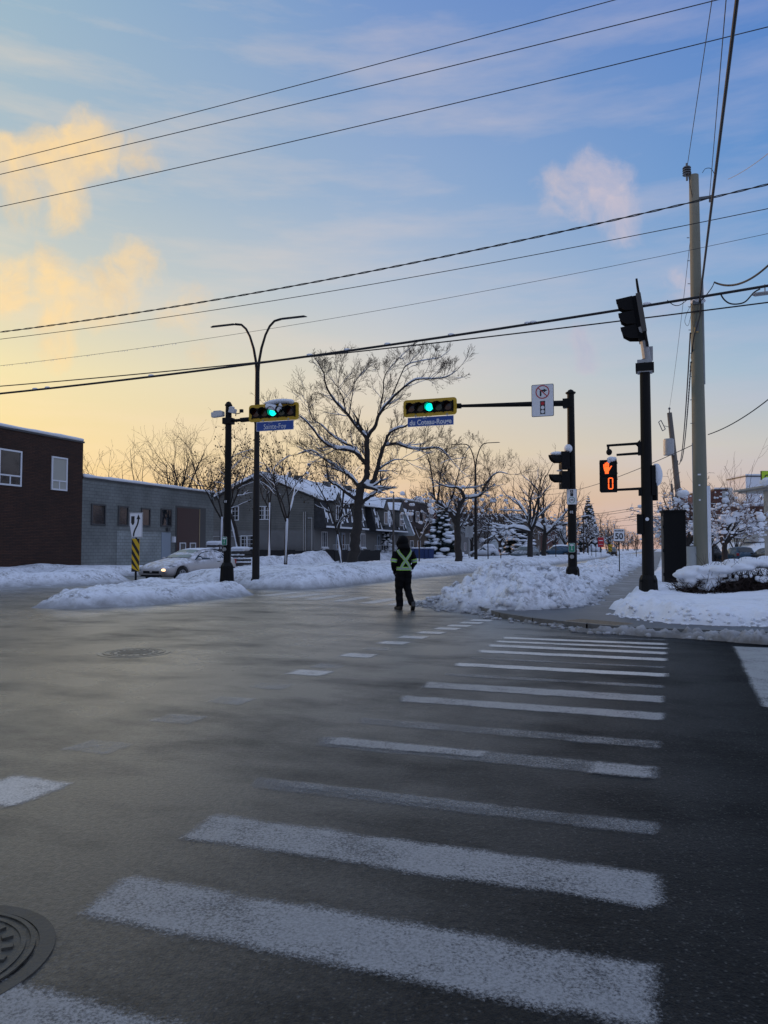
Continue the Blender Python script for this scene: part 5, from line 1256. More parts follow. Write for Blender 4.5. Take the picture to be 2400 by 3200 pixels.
def drawn(seed, Y0, limbs, base, label, name, kidsets, group=None, ztop=13.6):
    # limbs: (pixel polyline, r0, r1, depth drift, twig density)
    b = P(base[0], base[1], Y0); b.z = .3
    t = thing(name, label, 'tree', b, 0, group); T = Tree(seed)
    for pl, r0, r1, dr, n_ in limbs:
        k = len(pl); pts = [P(x, y, Y0 + dr[0] + (dr[1] - dr[0]) * i / max(1, k - 1)) for i, (x, y) in enumerate(pl)]
        q, rad = T.limb(pts, r0, r1, smin=.03)
        for j in range(int(n_ * 1.8)):
            i = T.rng.randint(max(1, len(q) // 5), len(q) - 2); d0 = (q[i + 1] - q[i]).normalized()
            nd = (rdir(T.rng, d0, R(T.rng.uniform(28, 62))) + Vector((0, 0, .32))).normalized(); L = kidsets[0] * T.rng.uniform(.5, 1.1) * (1 - .35 * i / len(q)); L = min(L, max(.35, (ztop - q[i].z) * .62))
            T.grow(q[i], nd, L, max(.014, min(.05, rad[i] * .35)), 0, kidsets[1], (22, 48), .10, .58, kidsets[2], 0, .0075)
        T.grow(q[-1], (q[-1] - q[-2]).normalized(), min(kidsets[0] * .8, max(.35, (ztop - q[-1].z) * .62)), max(.016, rad[-1]), 0, kidsets[1], (22, 45), .10, .6, kidsets[2], 0, .0075)
    T.finish(t); return t
BT = [([(1105, 1775), (1104, 1735), (1112, 1671), (1119, 1590), (1124, 1535), (1131, 1515)], .36, .21, (0, 0), 0),
      ([(1131, 1518), (1145, 1490), (1146, 1454), (1148, 1411), (1146, 1368)], .20, .145, (0, .2), 3),
      ([(1146, 1368), (1117, 1336), (1081, 1289), (1038, 1242), (1016, 1195), (1012, 1166), (987, 1122)], .12, .022, (.2, 1.2), 10),
      ([(1146, 1370), (1175, 1328), (1184, 1296), (1212, 1260), (1251, 1220), (1298, 1187), (1349, 1184), (1395, 1178), (1427, 1158)], .125, .018, (.2, -1.5), 11),
      ([(1184, 1300), (1197, 1231), (1203, 1173), (1248, 1119), (1286, 1085)], .05, .012, (0, 1), 7),
      ([(1219, 1252), (1255, 1166), (1273, 1140), (1315, 1128), (1371, 1119)], .045, .012, (-.4, -1.6), 6),
      ([(1081, 1289), (1070, 1240), (1056, 1212), (1062, 1160)], .045, .012, (.6, -1), 5),
      ([(1091, 1300), (1100, 1240), (1112, 1190), (1150, 1150)], .045, .012, (.6, 2), 5),
      ([(1131, 1520), (1164, 1506), (1180, 1462), (1191, 1416), (1204, 1386), (1215, 1357), (1241, 1340), (1268, 1332)], .17, .05, (0, -1.0), 4),
      ([(1200, 1390), (1241, 1386), (1277, 1399), (1317, 1403), (1371, 1400), (1400, 1425), (1412, 1440)], .10, .02, (-.5, -2.4), 8),
      ([(1180, 1470), (1196, 1458), (1221, 1443), (1244, 1436), (1290, 1440)], .06, .014, (0, -1.6), 5),
      ([(1144, 1450), (1113, 1416), (1086, 1405), (1038, 1397), (1002, 1372), (977, 1339), (940, 1302), (900, 1290)], .14, .02, (.1, -2.2), 11),
      ([(1113, 1418), (1108, 1400), (1074, 1383), (1034, 1357), (1005, 1328), (975, 1305), (960, 1250)], .10, .018, (0, 2.0), 9),
      ([(1124, 1524), (1096, 1490), (1067, 1470), (1031, 1446), (1004, 1427), (972, 1408), (930, 1420)], .13, .025, (0, 1.4), 8),
      ([(1121, 1565), (1091, 1546), (1058, 1519), (1029, 1503), (1023, 1470), (1015, 1430)], .11, .03, (0, -1.5), 5),
      ([(1130, 1572), (1151, 1555), (1175, 1538), (1189, 1522), (1189, 1495), (1190, 1470)], .12, .03, (0, .8), 4)]
drawn(11, 44.6, BT, (1105, 1770), 'largest bare spreading tree with snow-loaded limbs in the median behind the signals', 'bare_tree', (2.0, (5, 4, 2), .016), 'big bare trees along the median')
B2 = [([(1434, 1775), (1434, 1753), (1430, 1700), (1428, 1640)], .30, .24, (0, 0), 0),
      ([(1429, 1645), (1412, 1610), (1396, 1594), (1372, 1572), (1360, 1566), (1354, 1522), (1345, 1460), (1335, 1420)], .19, .03, (0, .8), 8),
      ([(1366, 1572), (1373, 1522), (1377, 1480), (1392, 1430), (1400, 1390)], .08, .016, (0, -1), 8),
      ([(1396, 1594), (1402, 1575), (1413, 1555), (1422, 1520), (1432, 1484), (1446, 1430), (1470, 1390)], .10, .018, (0, 1.5), 9),
      ([(1428, 1640), (1432, 1600), (1440, 1575), (1450, 1556), (1440, 1530), (1425, 1524)], .18, .08, (0, -.3), 3),
      ([(1447, 1556), (1477, 1554), (1506, 1545), (1514, 1522), (1536, 1490), (1560, 1476), (1590, 1482)], .13, .02, (0, -1.2), 9),
      ([(1440, 1525), (1470, 1524), (1500, 1519), (1530, 1500), (1520, 1440)], .07, .015, (-.2, 1.8), 7),
      ([(1422, 1520), (1400, 1510), (1385, 1490), (1380, 1480)], .05, .02, (0, 1), 4)]
drawn(23, 56, B2, (1434, 1770), 'forked bare median tree with a snowy elbow beside the second street lamp', 'bare_tree', (2.1, (5, 4, 2), .018), 'big bare trees along the median', 10.6)
def vase(seed, H, r, fork, nl, spread, kids, snow=.02, leaf=0, thick=1., up=.1, lean=(0, 0), minr=.008, wob=.16, ratio=.55):
    T = Tree(seed); top = Vector((lean[0], lean[1], fork)); T.limb([(0, 0, -.3), (lean[0] * .3, lean[1] * .3, fork * .5), top], r, r * .8, snow=False)
    for i in range(nl):
        a = 2 * math.pi * (i + T.rng.random() * .6) / nl; sp = spread * T.rng.uniform(.5, 1.15)
        d = Vector((math.cos(a) * sp, math.sin(a) * sp, 1)).normalized(); T.grow(top - Vector((0, 0, T.rng.random() * fork * .15)), d, (H - fork) * T.rng.uniform(.65, .9), r * .55, 0, kids, (28, 55), up, ratio, snow, leaf, minr, thick, wob)
    return T
def gen(T, label, name='bare_tree', loc=(0, 0, 0), group=None, wood='bark', twig='twig', cat='tree'):
    t = thing(name, label, cat, (0, 0, 0), 0, group); T.finish(t, wood, twig); t.location = loc; FR[t.name] = Matrix.Translation(Vector(loc)); return t
# the two snowy vase trees farther along the median
for x, Y, lb, sd_ in ((1655, 84, 'left of two snow-covered spreading trees farther up the median', 31), (1700, 96, 'right of two snow-covered spreading trees farther up the median', 37)):
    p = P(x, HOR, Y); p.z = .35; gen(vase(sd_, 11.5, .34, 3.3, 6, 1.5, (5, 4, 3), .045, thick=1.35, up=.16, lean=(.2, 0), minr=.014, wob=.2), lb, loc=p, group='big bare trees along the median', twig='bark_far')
# slim trees with hanging seed pods before the gabled house
for x, Y, H, fk, lb, sd_, lean in ((690, 57, 8.3, 3.4, 'slim snow-plastered tree at the corner of the grey block building', 41, (.1, 0)), (752, 57, 10.4, 4.0, 'leaning tree with a snow-plastered trunk left of the lamp post', 42, (-.9, 0)),
                             (893, 55, 10.8, 3.2, 'twin-stemmed tree with clinging brown leaves in front of the gable wall', 43, (.1, 0)), (1068, 50, 8.4, 2.2, 'small crooked tree with clinging leaves left of the biggest median tree', 44, (-.3, 0)), (842, 66, 9.5, 5, 'thin tree with clinging leaves rising behind the gable end', 45, (0, 0))):
    p = P(x, HOR, Y); p.z = .45; T = vase(sd_, H, .13, fk, 4, .55, (5, 4, 3), 0.022, leaf=1.5, thick=1.2, lean=lean, minr=.008)
    q = [Vector((lean[0] * k / 5, lean[1] * k / 5 - .11, fk * k / 5)) for k in range(6)]; T.snow.tube(q, [.08 * T.rng.uniform(.4, 1.3) for _ in q], 6)
    gen(T, lb, 'street_tree', p, 'leaf-clinging trees in front of the gabled house')
# crowns behind the block building
for i, (x, Y, H, lb) in enumerate(((545, 78, 13.5, 'broad bare tree against the glow behind the grey block building'), (640, 84, 13.0, 'bare tree behind the roof corner of the grey block building'), (288, 95, 12.0, 'faint bare treetop just right of the brown brick building'), (400, 110, 9.8, 'low faint treetop behind the middle of the block building'))):
    p = P(x, HOR, Y); p.z = .2; gen(vase(51 + i, H, .26, 3.0, 6, .75, (6, 5, 3), 2, minr=.010, ratio=.6), lb, loc=p, group='bare treetops behind the grey building')
for i, (x, Y, H, lb) in enumerate(((1310, 54, 5.2, 'young tree with tufts of snow behind the worker'), (1525, 66, 7.5, 'slim snowy young tree right of the second street lamp'), (1737, 88, 6.0, 'thin sapling left of the bicycle-sign pole'), (1565, 70, 3.6, 'spindly three-stemmed sapling before the parked grey car'))):
    p = P(x, HOR, Y); p.z = .4; T = vase(61 + i, H, .05, H * .35, 5, .6, (4, 3), .02, minr=.008, thick=1.5); T.blobs(26, .12); gen(T, lb, 'young_tree', p, 'young snowy trees beside the roadway')
# snow-laden ornamental tree and neighbour at the right
def ornamental(seed, H, spread):
    T = vase(seed, H, .16, 1.75, 8, spread, (6, 5, 3), .022, thick=1.1, up=.06, minr=.012, ratio=.58, wob=.22); T.blobs(300, .06, H * .82); T.blobs(55, .13, H * .8); T.blobs(8, .24, H * .75); return T
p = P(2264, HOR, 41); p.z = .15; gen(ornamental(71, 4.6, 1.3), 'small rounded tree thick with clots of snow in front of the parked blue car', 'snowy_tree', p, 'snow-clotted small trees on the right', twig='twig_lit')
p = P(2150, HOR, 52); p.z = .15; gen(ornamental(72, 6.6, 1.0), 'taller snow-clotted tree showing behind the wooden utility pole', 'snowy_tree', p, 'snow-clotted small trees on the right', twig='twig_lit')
# long bare shoots behind
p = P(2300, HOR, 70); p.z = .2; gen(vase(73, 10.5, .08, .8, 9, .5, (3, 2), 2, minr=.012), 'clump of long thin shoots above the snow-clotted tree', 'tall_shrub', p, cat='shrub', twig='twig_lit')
# spruces
mat('needle', (.014, .026, .024), .9)
def spruce(H, Rr, seed, label, loc, group, dens=1., rot=0.):
    rng = random.Random(seed); t = thing('spruce', label, 'tree', loc, 0, group); G_ = MB(); Sn = MB(); Tr = MB(); Tr.tube([(0, 0, -.2), (0, 0, H * .95)], [.16, .02], 8)
    n = int(26 * dens)
    for i in range(n):
        f = i / n; z = H * (.06 + .92 * f); rad = Rr * (1 - f) ** .85 + .12; m_ = max(5, int(13 * (1 - f * .6)))
        for j in range(m_):
            a = 2 * math.pi * (j + rng.random() * .7) / m_; L = rad * rng.uniform(.72, 1.1); w = L * .30 + .06; dz = -L * rng.uniform(.12, .42)
            d = Vector((math.cos(a), math.sin(a), 0)); sd__ = Vector((-d.y, d.x, 0)); base = Vector((0, 0, z)); tip = base + d * L + Vector((0, 0, dz)); mid = base + d * L * .6 + Vector((0, 0, dz * .35))
            G_.add([base, mid + sd__ * w, tip, mid - sd__ * w, mid - Vector((0, 0, w * .9))], [(0, 1, 2, 3), (0, 4, 1), (1, 4, 2), (2, 4, 3), (3, 4, 0)])
            if rng.random() < .55: Sn.ball(mid + d * L * rng.uniform(-.02, .2) + Vector((0, 0, .03)), (w * rng.uniform(.6, 1.), w * rng.uniform(.6, 1.), w * .34), n=7, m=4, jit=.2, rng=rng)
    Tr.build('trunk', 'bark', t); G_.build('crown', 'needle', t); Sn.build('snow', 'snow', t, smooth=True); return t
sp = spruce(7.0, 2.6, 81, 'snow-laden spruce in front of the red brick house', P(1382, HOR, 84).xy.to_3d(), 'snowy spruces')
dup(sp, P(1622, HOR, 118).xy.to_3d(), 1.1, 'dark snow-flecked evergreen behind the parked grey car', (1.25, 1.25, .98))
dup(sp, P(1205, HOR, 88).xy.to_3d(), 2.1, 'narrow evergreen between the row house and the tan brick house', (.5, .5, .68))
dup(sp, P(1840, HOR, 240).xy.to_3d(), .4, 'tall pointed spruce on the far skyline right of the bicycle-sign pole', (1.6, 1.6, 2.7))
dup(sp, P(1850, HOR, 250).xy.to_3d(), 2.4, 'second pointed spruce on the far skyline', (1.3, 1.3, 2.4))
# avenue trees: four builds, many copies
protos = []
for i in range(4):
    T = vase(91 + i, 9.5, .22, 2.4, 6, 1.0, (5, 4, 2), .05, thick=1.15, up=.12, minr=.022, wob=.2); T.blobs(36, .16)
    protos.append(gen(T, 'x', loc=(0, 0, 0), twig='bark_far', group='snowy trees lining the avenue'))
rg = random.Random(7); spots = []
for Y in (98, 112, 126, 142, 160, 182, 208, 240, 280, 330): spots.append((rg.uniform(-27, -24), Y, 1.0, 'left pavement'))
for Y in (92, 104, 118, 135, 150, 170, 195, 225, 265, 320): spots.append((rg.uniform(-46, -33), Y + rg.uniform(-4, 4), 1.25, 'left gardens'))
for Y in (125, 165, 200, 235, 275, 320, 370): spots.append((-14.5, Y, .95, 'median'))
for Y in (70, 84, 100, 118, 138, 160, 190, 225, 270, 330): spots.append((rg.uniform(2.2, 5), Y, .72, 'right pavement'))
for Y in (95, 120, 150, 185, 230, 290): spots.append((rg.uniform(8, 20), Y, .95, 'right gardens'))
cnt = {}
words = ['first', 'second', 'third', 'fourth', 'fifth', 'sixth', 'seventh', 'eighth', 'ninth', 'tenth']
for i, (v, u, s_, where) in enumerate(spots):
    k = cnt[where] = cnt.get(where, 0) + 1
    lb = {'left pavement': 'snowy tree in the row along the far left pavement, %s from the camera', 'left gardens': 'snowy tree among the gardens behind the left pavement, %s from the camera', 'median': 'small far tree on the median, %s beyond the lamp posts',
          'right pavement': 'small snowy tree along the right pavement, %s from the camera', 'right gardens': 'snowy tree in the yards right of the avenue, %s from the camera'}[where] % words[k - 1]
    loc = S(u, v, .2); sc_ = s_ * rg.uniform(.85, 1.15)
    if i < 4: o = protos[i]; o.location = loc; o.rotation_euler.z = rg.uniform(0, 6); o.scale = (sc_,) * 3; o['label'] = lb
    else: dup(protos[i % 4], loc, rg.uniform(0, 6), lb, sc_)
# bare thicket closing the view
def thicket(seed, W, H, n, label, loc, rz):
    rng = random.Random(seed); t = Tree(seed)
    for i in range(n):
        x = rng.uniform(-W / 2, W / 2); y = rng.uniform(-8, 8); h = H * rng.uniform(.55, 1.) * (1 - .2 * abs(x) / W)
        for k in range(5): t.grow(Vector((x, y, 0)), Vector((rng.gauss(0, .35), rng.gauss(0, .35), 1)).normalized(), h * rng.uniform(.6, 1), .12, 1, (0, 6, 5), (25, 55), .1, .5, 3, 0, .045)
    t.blobs(200, .5)
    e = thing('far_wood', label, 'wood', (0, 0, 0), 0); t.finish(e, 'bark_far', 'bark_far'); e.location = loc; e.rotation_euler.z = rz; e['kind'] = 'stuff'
    for c_ in e.children: c_['kind'] = 'stuff'
thicket(5, 130, 15, 42, 'bare woods closing the far end of the avenue', S(430, -10, 0), SR)
thicket(6, 60, 14, 24, 'bare woods behind the houses on the left', S(150, -62, 0), SR)
thicket(7, 46, 11, 20, 'bare thicket beyond the yards on the right', S(170, 26, 0), SR)
# hedge at the right edge
t = thing('hedge', 'dark leafless hedge bowed under thick pillows of snow at the right edge', 'hedge', P(2330, HOR, 19.5).xy.to_3d() + Vector((0, 0, .2)), SR)
rng = random.Random(8); mb = MB(); sn = MB()
for i in range(5200):
    bx = rng.uniform(-1.5, 3.2); k = min(1, (bx + 1.65) / .9); H_ = .86 * (.45 + .55 * k); a = rng.gauss(0, .5)
    p0 = Vector((bx + rng.gauss(0, .1), rng.gauss(0, .22), rng.uniform(.0, .5) * H_)); d = Vector((rng.gauss(0, .55), rng.gauss(-.25, .6), rng.uniform(.25, 1))).normalized(); L = rng.uniform(.25, .6)
    p1 = p0 + d * L * .5; p2 = p1 + (d + Vector((rng.gauss(0, .4), rng.gauss(0, .4), rng.gauss(-.1, .3)))).normalized() * L * .5
    for q in (p1, p2): q.z = min(q.z, H_)
    mb.tube([p0, p1, p2], [.010, .007, .004], 3, cap=False)
for i in range(230):
    bx = rng.uniform(-1.55, 3.3); k = min(1, (bx + 1.75) / .9); z = .86 * (.42 + .58 * k) + .10 * math.sin(bx * 3.1 + .5); r_ = rng.uniform(.10, .24)
    sn.ball((bx, rng.gauss(-.02, .26), z + rng.gauss(.0, .05)), (r_ * 1.25, r_, r_ * .46), n=12, m=8, jit=.05, rng=rng)
for i in range(60):
    bx = rng.uniform(-1.5, -.6); sn.ball((bx, rng.uniform(-.45, .1), rng.uniform(.3, .62)), (rng.uniform(.08, .2), .14, rng.uniform(.06, .12)), n=10, m=7, jit=.1, rng=rng)
for i in range(90):
    bx = rng.uniform(-1.45, 3.2); sn.ball((bx, rng.uniform(-.55, -.35), rng.uniform(.45, .80)), (rng.uniform(.03, .10), .06, rng.uniform(.03, .08)), n=8, m=5, jit=.1, rng=rng)
for i in range(120):
    bx = rng.uniform(-1.2, 3.2); p0 = Vector((bx, rng.gauss(-.2, .2), .80)); mb.tube([p0, p0 + Vector((rng.gauss(0, .12), rng.gauss(0, .05), rng.uniform(.18, .38)))], [.006, .002], 3, cap=False)
mb.build('branches', mat('hedge_twig', (.035, .022, .018), .9), t)
so = sn.build('snow', 'snow', t, smooth=True); md = so.modifiers.new('r', 'REMESH'); md.mode = 'VOXEL'; md.voxel_size = .03; md.use_smooth_shade = True
# ------------------------------------------------------------------ vehicles
def carpaint(name, col, frost=.0, rough=.35):
    m = bpy.data.materials.new(name); m.use_nodes = True; t = m.node_tree; b = t.nodes['Principled BSDF']
    co = N(t, 'ShaderNodeTexCoord').outputs['Object']; geo = N(t, 'ShaderNodeNewGeometry'); s = N(t, 'ShaderNodeSeparateXYZ'); t.links.new(geo.outputs['Normal'], s.inputs[0])
    sp = N(t, 'ShaderNodeSeparateXYZ'); t.links.new(co, sp.inputs[0])
    up = maprange(t, s.outputs[2], .25, .75); n_ = maprange(t, ntex(t, co, 5, 6, .65), .42, .6)
    f = mth(t, 'MULTIPLY', mth(t, 'MULTIPLY', up, n_), frost)
    grime = mth(t, 'MULTIPLY', maprange(t, mth(t, 'ADD', sp.outputs[2], mth(t, 'MULTIPLY', ntex(t, co, 4, 5, .6), .3)), .75, .45), .55)
    c = cmix(t, grime, col, (.19, .16, .14)); t.links.new(cmix(t, f, c, (.78, .8, .85)), b.inputs['Base Color'])
    b.inputs['Metallic'].default_value = .25; t.links.new(maprange(t, mth(t, 'MAXIMUM', f, grime), 0, 1, rough, .8), b.inputs['Roughness']); MATS[name] = m
carpaint('paint_silver', (.40, .385, .38), .95); carpaint('paint_blue', (.012, .05, .09), .15); carpaint('paint_black', (.015, .017, .02), .2); carpaint('paint_grey', (.10, .12, .13), .7); carpaint('paint_white', (.6, .62, .66), 1.)
mat('tyre', (.012, .012, .012), .9); mat('rim', (.30, .30, .31), .35, .8); mat('tail_red', (.22, .01, .01), .3); mat('head_glass', (.20, .22, .24), .1)
mat('fog_lit', (.9, .6, .3), .3, emit=(1., .62, .30), es=2.2); mat('window_tint', (.015, .022, .024), .08, spec=.8); mat('windscreen', (.10, .13, .13), .12, spec=.9)
ST = {
 'coupe': dict(L=4.6, W=.90, st=[(2.30,.34,.52,.58,.64,.48),(2.20,.26,.62,.69,.80,.62),(1.75,.24,.72,.84,.87,.68),(1.2,.24,.80,.94,.90,.70),(.85,.24,.85,1.00,.90,.70),(.45,.24,.87,1.20,.90,.66),(.05,.24,.88,1.35,.90,.62),(-.3,.24,.90,1.40,.90,.60),(-.8,.24,.93,1.41,.90,.59),(-1.25,.24,.96,1.34,.90,.58),(-1.7,.24,1.0,1.19,.89,.60),(-2.05,.26,.99,1.08,.85,.62),(-2.28,.38,.80,.86,.76,.5)],
      side=[(.60,.93),(.30,1.12),(0,1.25),(-.4,1.32),(-.9,1.32),(-1.3,1.22),(-1.62,1.09),(-1.5,1.01),(-.2,.95)], ws=(.80,.02), rw=(-1.27,-1.80), wh=(1.42,-1.36), wr=.325),
 'hatch': dict(L=4.0, W=.86, st=[(2.0,.34,.55,.6,.62,.45),(1.85,.26,.68,.75,.78,.6),(1.2,.24,.85,.98,.85,.66),(.85,.24,.90,1.05,.86,.66),(.2,.24,.93,1.44,.86,.58),(-.6,.24,.95,1.52,.86,.58),(-1.45,.24,.98,1.47,.86,.57),(-1.85,.26,.98,1.05,.84,.62),(-1.98,.36,.86,.90,.78,.6)],
      side=[(.65,.98),(.2,1.36),(-.6,1.42),(-1.35,1.36),(-1.55,1.03),(-.3,.98)], ws=(.80,.25), rw=(-1.48,-1.82), wh=(1.25,-1.2), wr=.31),
 'suv': dict(L=4.7, W=.93, st=[(2.35,.38,.72,.78,.66,.5),(2.2,.3,.88,.95,.84,.68),(1.3,.28,1.0,1.12,.92,.75),(1.0,.28,1.02,1.16,.93,.74),(.4,.28,1.05,1.66,.93,.64),(-.8,.28,1.08,1.74,.93,.64),(-2.0,.28,1.08,1.68,.92,.63),(-2.25,.3,1.06,1.15,.9,.7),(-2.35,.42,.9,.95,.82,.66)],
      side=[(.75,1.12),(.4,1.55),(-.8,1.62),(-1.9,1.56),(-2.05,1.14),(-.3,1.12)], ws=(.95,.45), rw=(-2.02,-2.22), wh=(1.45,-1.4), wr=.37)}
def make_car(kind, paintm, label, loc, rz, rear=False, snow=0, lit=False, hood_snow=False, group=None, name='parked_car'):
    D = ST[kind]; st = D['st']; t = thing(name, label, 'car', loc, rz, group)
    def interp(y):
        for a, b in zip(st[:-1], st[1:]):
            if a[0] >= y >= b[0]: k = (a[0] - y) / (a[0] - b[0]); return [a[i] + (b[i] - a[i]) * k for i in range(6)]
        return list(st[0] if y > st[0][0] else st[-1])
    def section(s):
        y, zb, zl, zt, w, wt = s
        h = [(0, zb), (w * .86, zb), (w * .97, zb + .10), (w, zb + (zl - zb) * .45), (w * .985, zl - .03), (w * .94, zl + .01), (wt + (w - wt) * .06, zt - (zt - zl) * .10 - .015), (wt * .80, zt - .008), (0, zt + .012)]
        return [Vector((x, y, z)) for x, z in h] + [Vector((-x, y, z)) for x, z in h[-2:0:-1]]
    mb = MB(); ys = []
    for a, b in zip(st[:-1], st[1:]):
        n = 3 if a[0] - b[0] > .3 else 1
        ys += [a[0] + (b[0] - a[0]) * i / n for i in range(n)]
    ys.append(st[-1][0]); secs = [section(interp(y)) for y in ys]; m = len(secs[0])
    for s in secs: mb.v += s
    for i in range(len(secs) - 1):
        for j in range(m): j2 = (j + 1) % m; mb.f.append((i * m + j, (i + 1) * m + j, (i + 1) * m + j2, i * m + j2)); mb.m.append(0)
    mb.f.append(tuple(range(m))); mb.f.append(tuple((len(secs) - 1) * m + j for j in range(m))[::-1]); mb.m += [0, 0]
    me = mb.mesh('body', paintm, True); bm = bmesh.new(); bm.from_mesh(me); bmesh.ops.recalc_face_normals(bm, faces=bm.faces); bm.to_mesh(me); bm.free()
    body = bpy.data.objects.new('body', me); COL.objects.link(body)
    cuts = MB()
    for wy in D['wh']:
        for s in (-1, 1): cuts.cyl((s * (D['W'] - .24), wy, D['wr'] + .01), (s * (D['W'] + .2), wy, D['wr'] + .01), D['wr'] + .055, n=28)
    cm = cuts.mesh('c', 'tyre'); co_ = bpy.data.objects.new('c', cm); COL.objects.link(co_)
    md = body.modifiers.new('b', 'BOOLEAN'); md.object = co_; md.operation = 'DIFFERENCE'; md.solver = 'EXACT'
    dg = bpy.context.evaluated_depsgraph_get(); me2 = bpy.data.meshes.new_from_object(body.evaluated_get(dg)); body.modifiers.clear(); body.data = me2; bpy.data.objects.remove(co_)
    body.parent = t
    def sx(y, z, off=.008):                              # side skin at (y,z)
        s = interp(y); _, zb, zl, zt, w, wt = s
        if z > zl: k = min(1, (z - zl) / max(.01, zt - .10 * (zt - zl) - .015 - zl)); return w * .94 + (wt + (w - wt) * .06 - w * .94) * k + off
        return w * .985 + off
    for s in (-1, 1):
        mb = MB(); pl = D['side']; mb.add([Vector((s * sx(y, z), y, z)) for y, z in pl], [tuple(range(len(pl)))]); mb.build('side_window', 'window_tint', t)
        mb = MB(); yb = (D['side'][0][0] + D['side'][2][0]) / 2 - .75; zt_ = D['side'][2][1]; zb_ = D['side'][-1][1]; mb.add([Vector((s * sx(yb + a, z, .013), yb + a, z)) for a, z in ((.03, zb_), (-.03, zb_), (-.03, zt_ - .02), (.03, zt_ - .02))], [(0, 1, 2, 3)]); mb.build('pillar', paintm, t)
        mb = MB(); y0 = D['side'][0][0] - .12; z0 = D['side'][0][1] + .03; mb.ball((s * (D['W'] + .09), y0, z0 + .02), (.11, .06, .075), n=12, m=8); mb.box((s * (D['W'] - .02), y0, z0 - .03), (.1, .04, .04)); mb.build('mirror', paintm, t, smooth=True)
        mb = MB(); yy = yb - .35; mb.add([Vector((s * (sx(yy + a, .8, .006)), yy + a, z)) for a, z in ((0, .84), (-.2, .84), (-.2, .875), (0, .875))], [(0, 1, 2, 3)]); mb.build('handle', 'dark_trim', t)
        for (a_, z0_, z1_) in ((yb, .3, .92), (D['side'][0][0] + .06, .34, .86)):
            mb = MB(); mb.add([Vector((s * sx(a_ + d, z, .004), a_ + d, z)) for d, z in ((-.006, z0_), (.006, z0_), (.006, z1_), (-.006, z1_))], [(0, 1, 2, 3)]); mb.build('door_gap', 'dull_black', t)
    def across(y0, y1, w0, w1, m, nm, inset=.006):
        a, b = interp(y0), interp(y1); mb = MB(); vs = []
        for (s, w) in ((a, w0), (b, w1)):
            for k in (-1, -.8, 0, .8, 1): vs.append(Vector((k * w, s[0], s[3] + .012 - .02 * k * k - (.03 if abs(k) == 1 else 0) + inset + .012)))
        mb.add(vs, [(i, i + 1, i + 6, i + 5) for i in range(4)]); mb.build(nm, m, t)
    if kind != 'x':
        a = interp(D['ws'][0]); b = interp(D['ws'][1]); across(D['ws'][0], D['ws'][1], a[5] * 1.0, b[5] * .9, 'windscreen', 'windscreen')
        a = interp(D['rw'][0]); b = interp(D['rw'][1]); across(D['rw'][0], D['rw'][1], a[5] * .9, b[5] * .95, 'window_tint', 'rear_window')
    for wy in D['wh']:
        for s in (-1, 1):
            r_ = D['wr']; mb = MB(); x1 = s * (D['W'] - .02); x0 = s * (D['W'] - .22)
            mb.tube([(x0, wy, r_), (x0 + s * .02, wy, r_), (x1 - s * .02, wy, r_), (x1, wy, r_)], [r_ * .96, r_, r_, r_ * .93], 28); wl = mb.build('wheel', 'tyre', t)
            mb = MB(); mb.tube([(x1 + s * .004, wy, r_), (x1 + s * .006, wy, r_)], [r_ * .66, r_ * .64], 24); mb.build('rim_back', 'dull_black', wl)
            mb = MB()
            for k in range(7):
                a = 2 * math.pi * k / 7; mb.prism([(-.028, .03), (.028, .03), (.04, r_ * .62), (-.04, r_ * .62)], (Vector((0, math.cos(a), math.sin(a))), Vector((0, -math.sin(a), math.cos(a))), Vector((s, 0, 0))), (x1 + s * .006, wy, r_), .015)
            mb.cyl((x1, wy, r_), (x1 + s * .03, wy, r_), .05, n=12)
            for k in range(24):
                a0, a1 = 2 * math.pi * k / 24, 2 * math.pi * (k + 1) / 24
                mb.add([Vector((x1 + s * .018, wy + q * math.cos(a), r_ + q * math.sin(a))) for q, a in ((r_ * .6, a0), (r_ * .68, a0), (r_ * .68, a1), (r_ * .6, a1))], [(0, 1, 2, 3)])
            mb.build('rim', 'rim', wl)
    f = st[0][0]
    for s in (-1, 1):
        p1, p2 = st[1], st[2]; z = p1[2]
        mb = MB(); mb.add([Vector((s * .52, f - .02 + .02, z - .06)), Vector((s * .76, p1[0] + .012, z - .07)), Vector((s * (sx(p2[0], p2[2] - .05)), p2[0] + .05, p2[2] - .03)), Vector((s * .72, (p1[0] + p2[0]) / 2, p1[3] + .055)), Vector((s * .55, p1[0] + .01, z + .03))], [(0, 1, 2, 3, 4)]); mb.build('headlight', 'head_glass', t)
        mb = MB(); mb.ball((s * .62, p1[0] + .06, z - .08), (.11, .06, .06), n=12, m=8); mb.build('lamp', 'fog_lit' if lit and s < 0 else 'head_glass', t)
        rr_ = st[-1]; mb = MB(); mb.b2((s * (rr_[4] - .16), rr_[0] - .03, rr_[2] - .06), (s * (rr_[4] + .02), rr_[0] + .14, rr_[2] + .16)); mb.build('tail_light', 'tail_red', t, bevel=.02)
    mb = MB(); mb.b2((-.42, f - .05, .40), (.42, f + .015, .50)); mb.b2((-.55, f - .1, .27), (.55, f - .0, .34)); mb.build('grille', 'dull_black', t)
    mb = MB(); mb.ball((0, f + .02, .465), (.07, .015, .04), n=12, m=8); mb.build('badge', 'rim', t)
    mb = MB(); mb.b2((-.26, st[-1][0] - .02, .60), (.26, st[-1][0] + .03, .73)); mb.build('number_plate', 'sign_white', t); mb = MB(); mb.b2((-.75, st[-1][0] - .05, .34), (.75, st[-1][0] + .2, .50)); mb.build('bumper', paintm if kind != 'suv' else 'dull_black', t, bevel=.03)
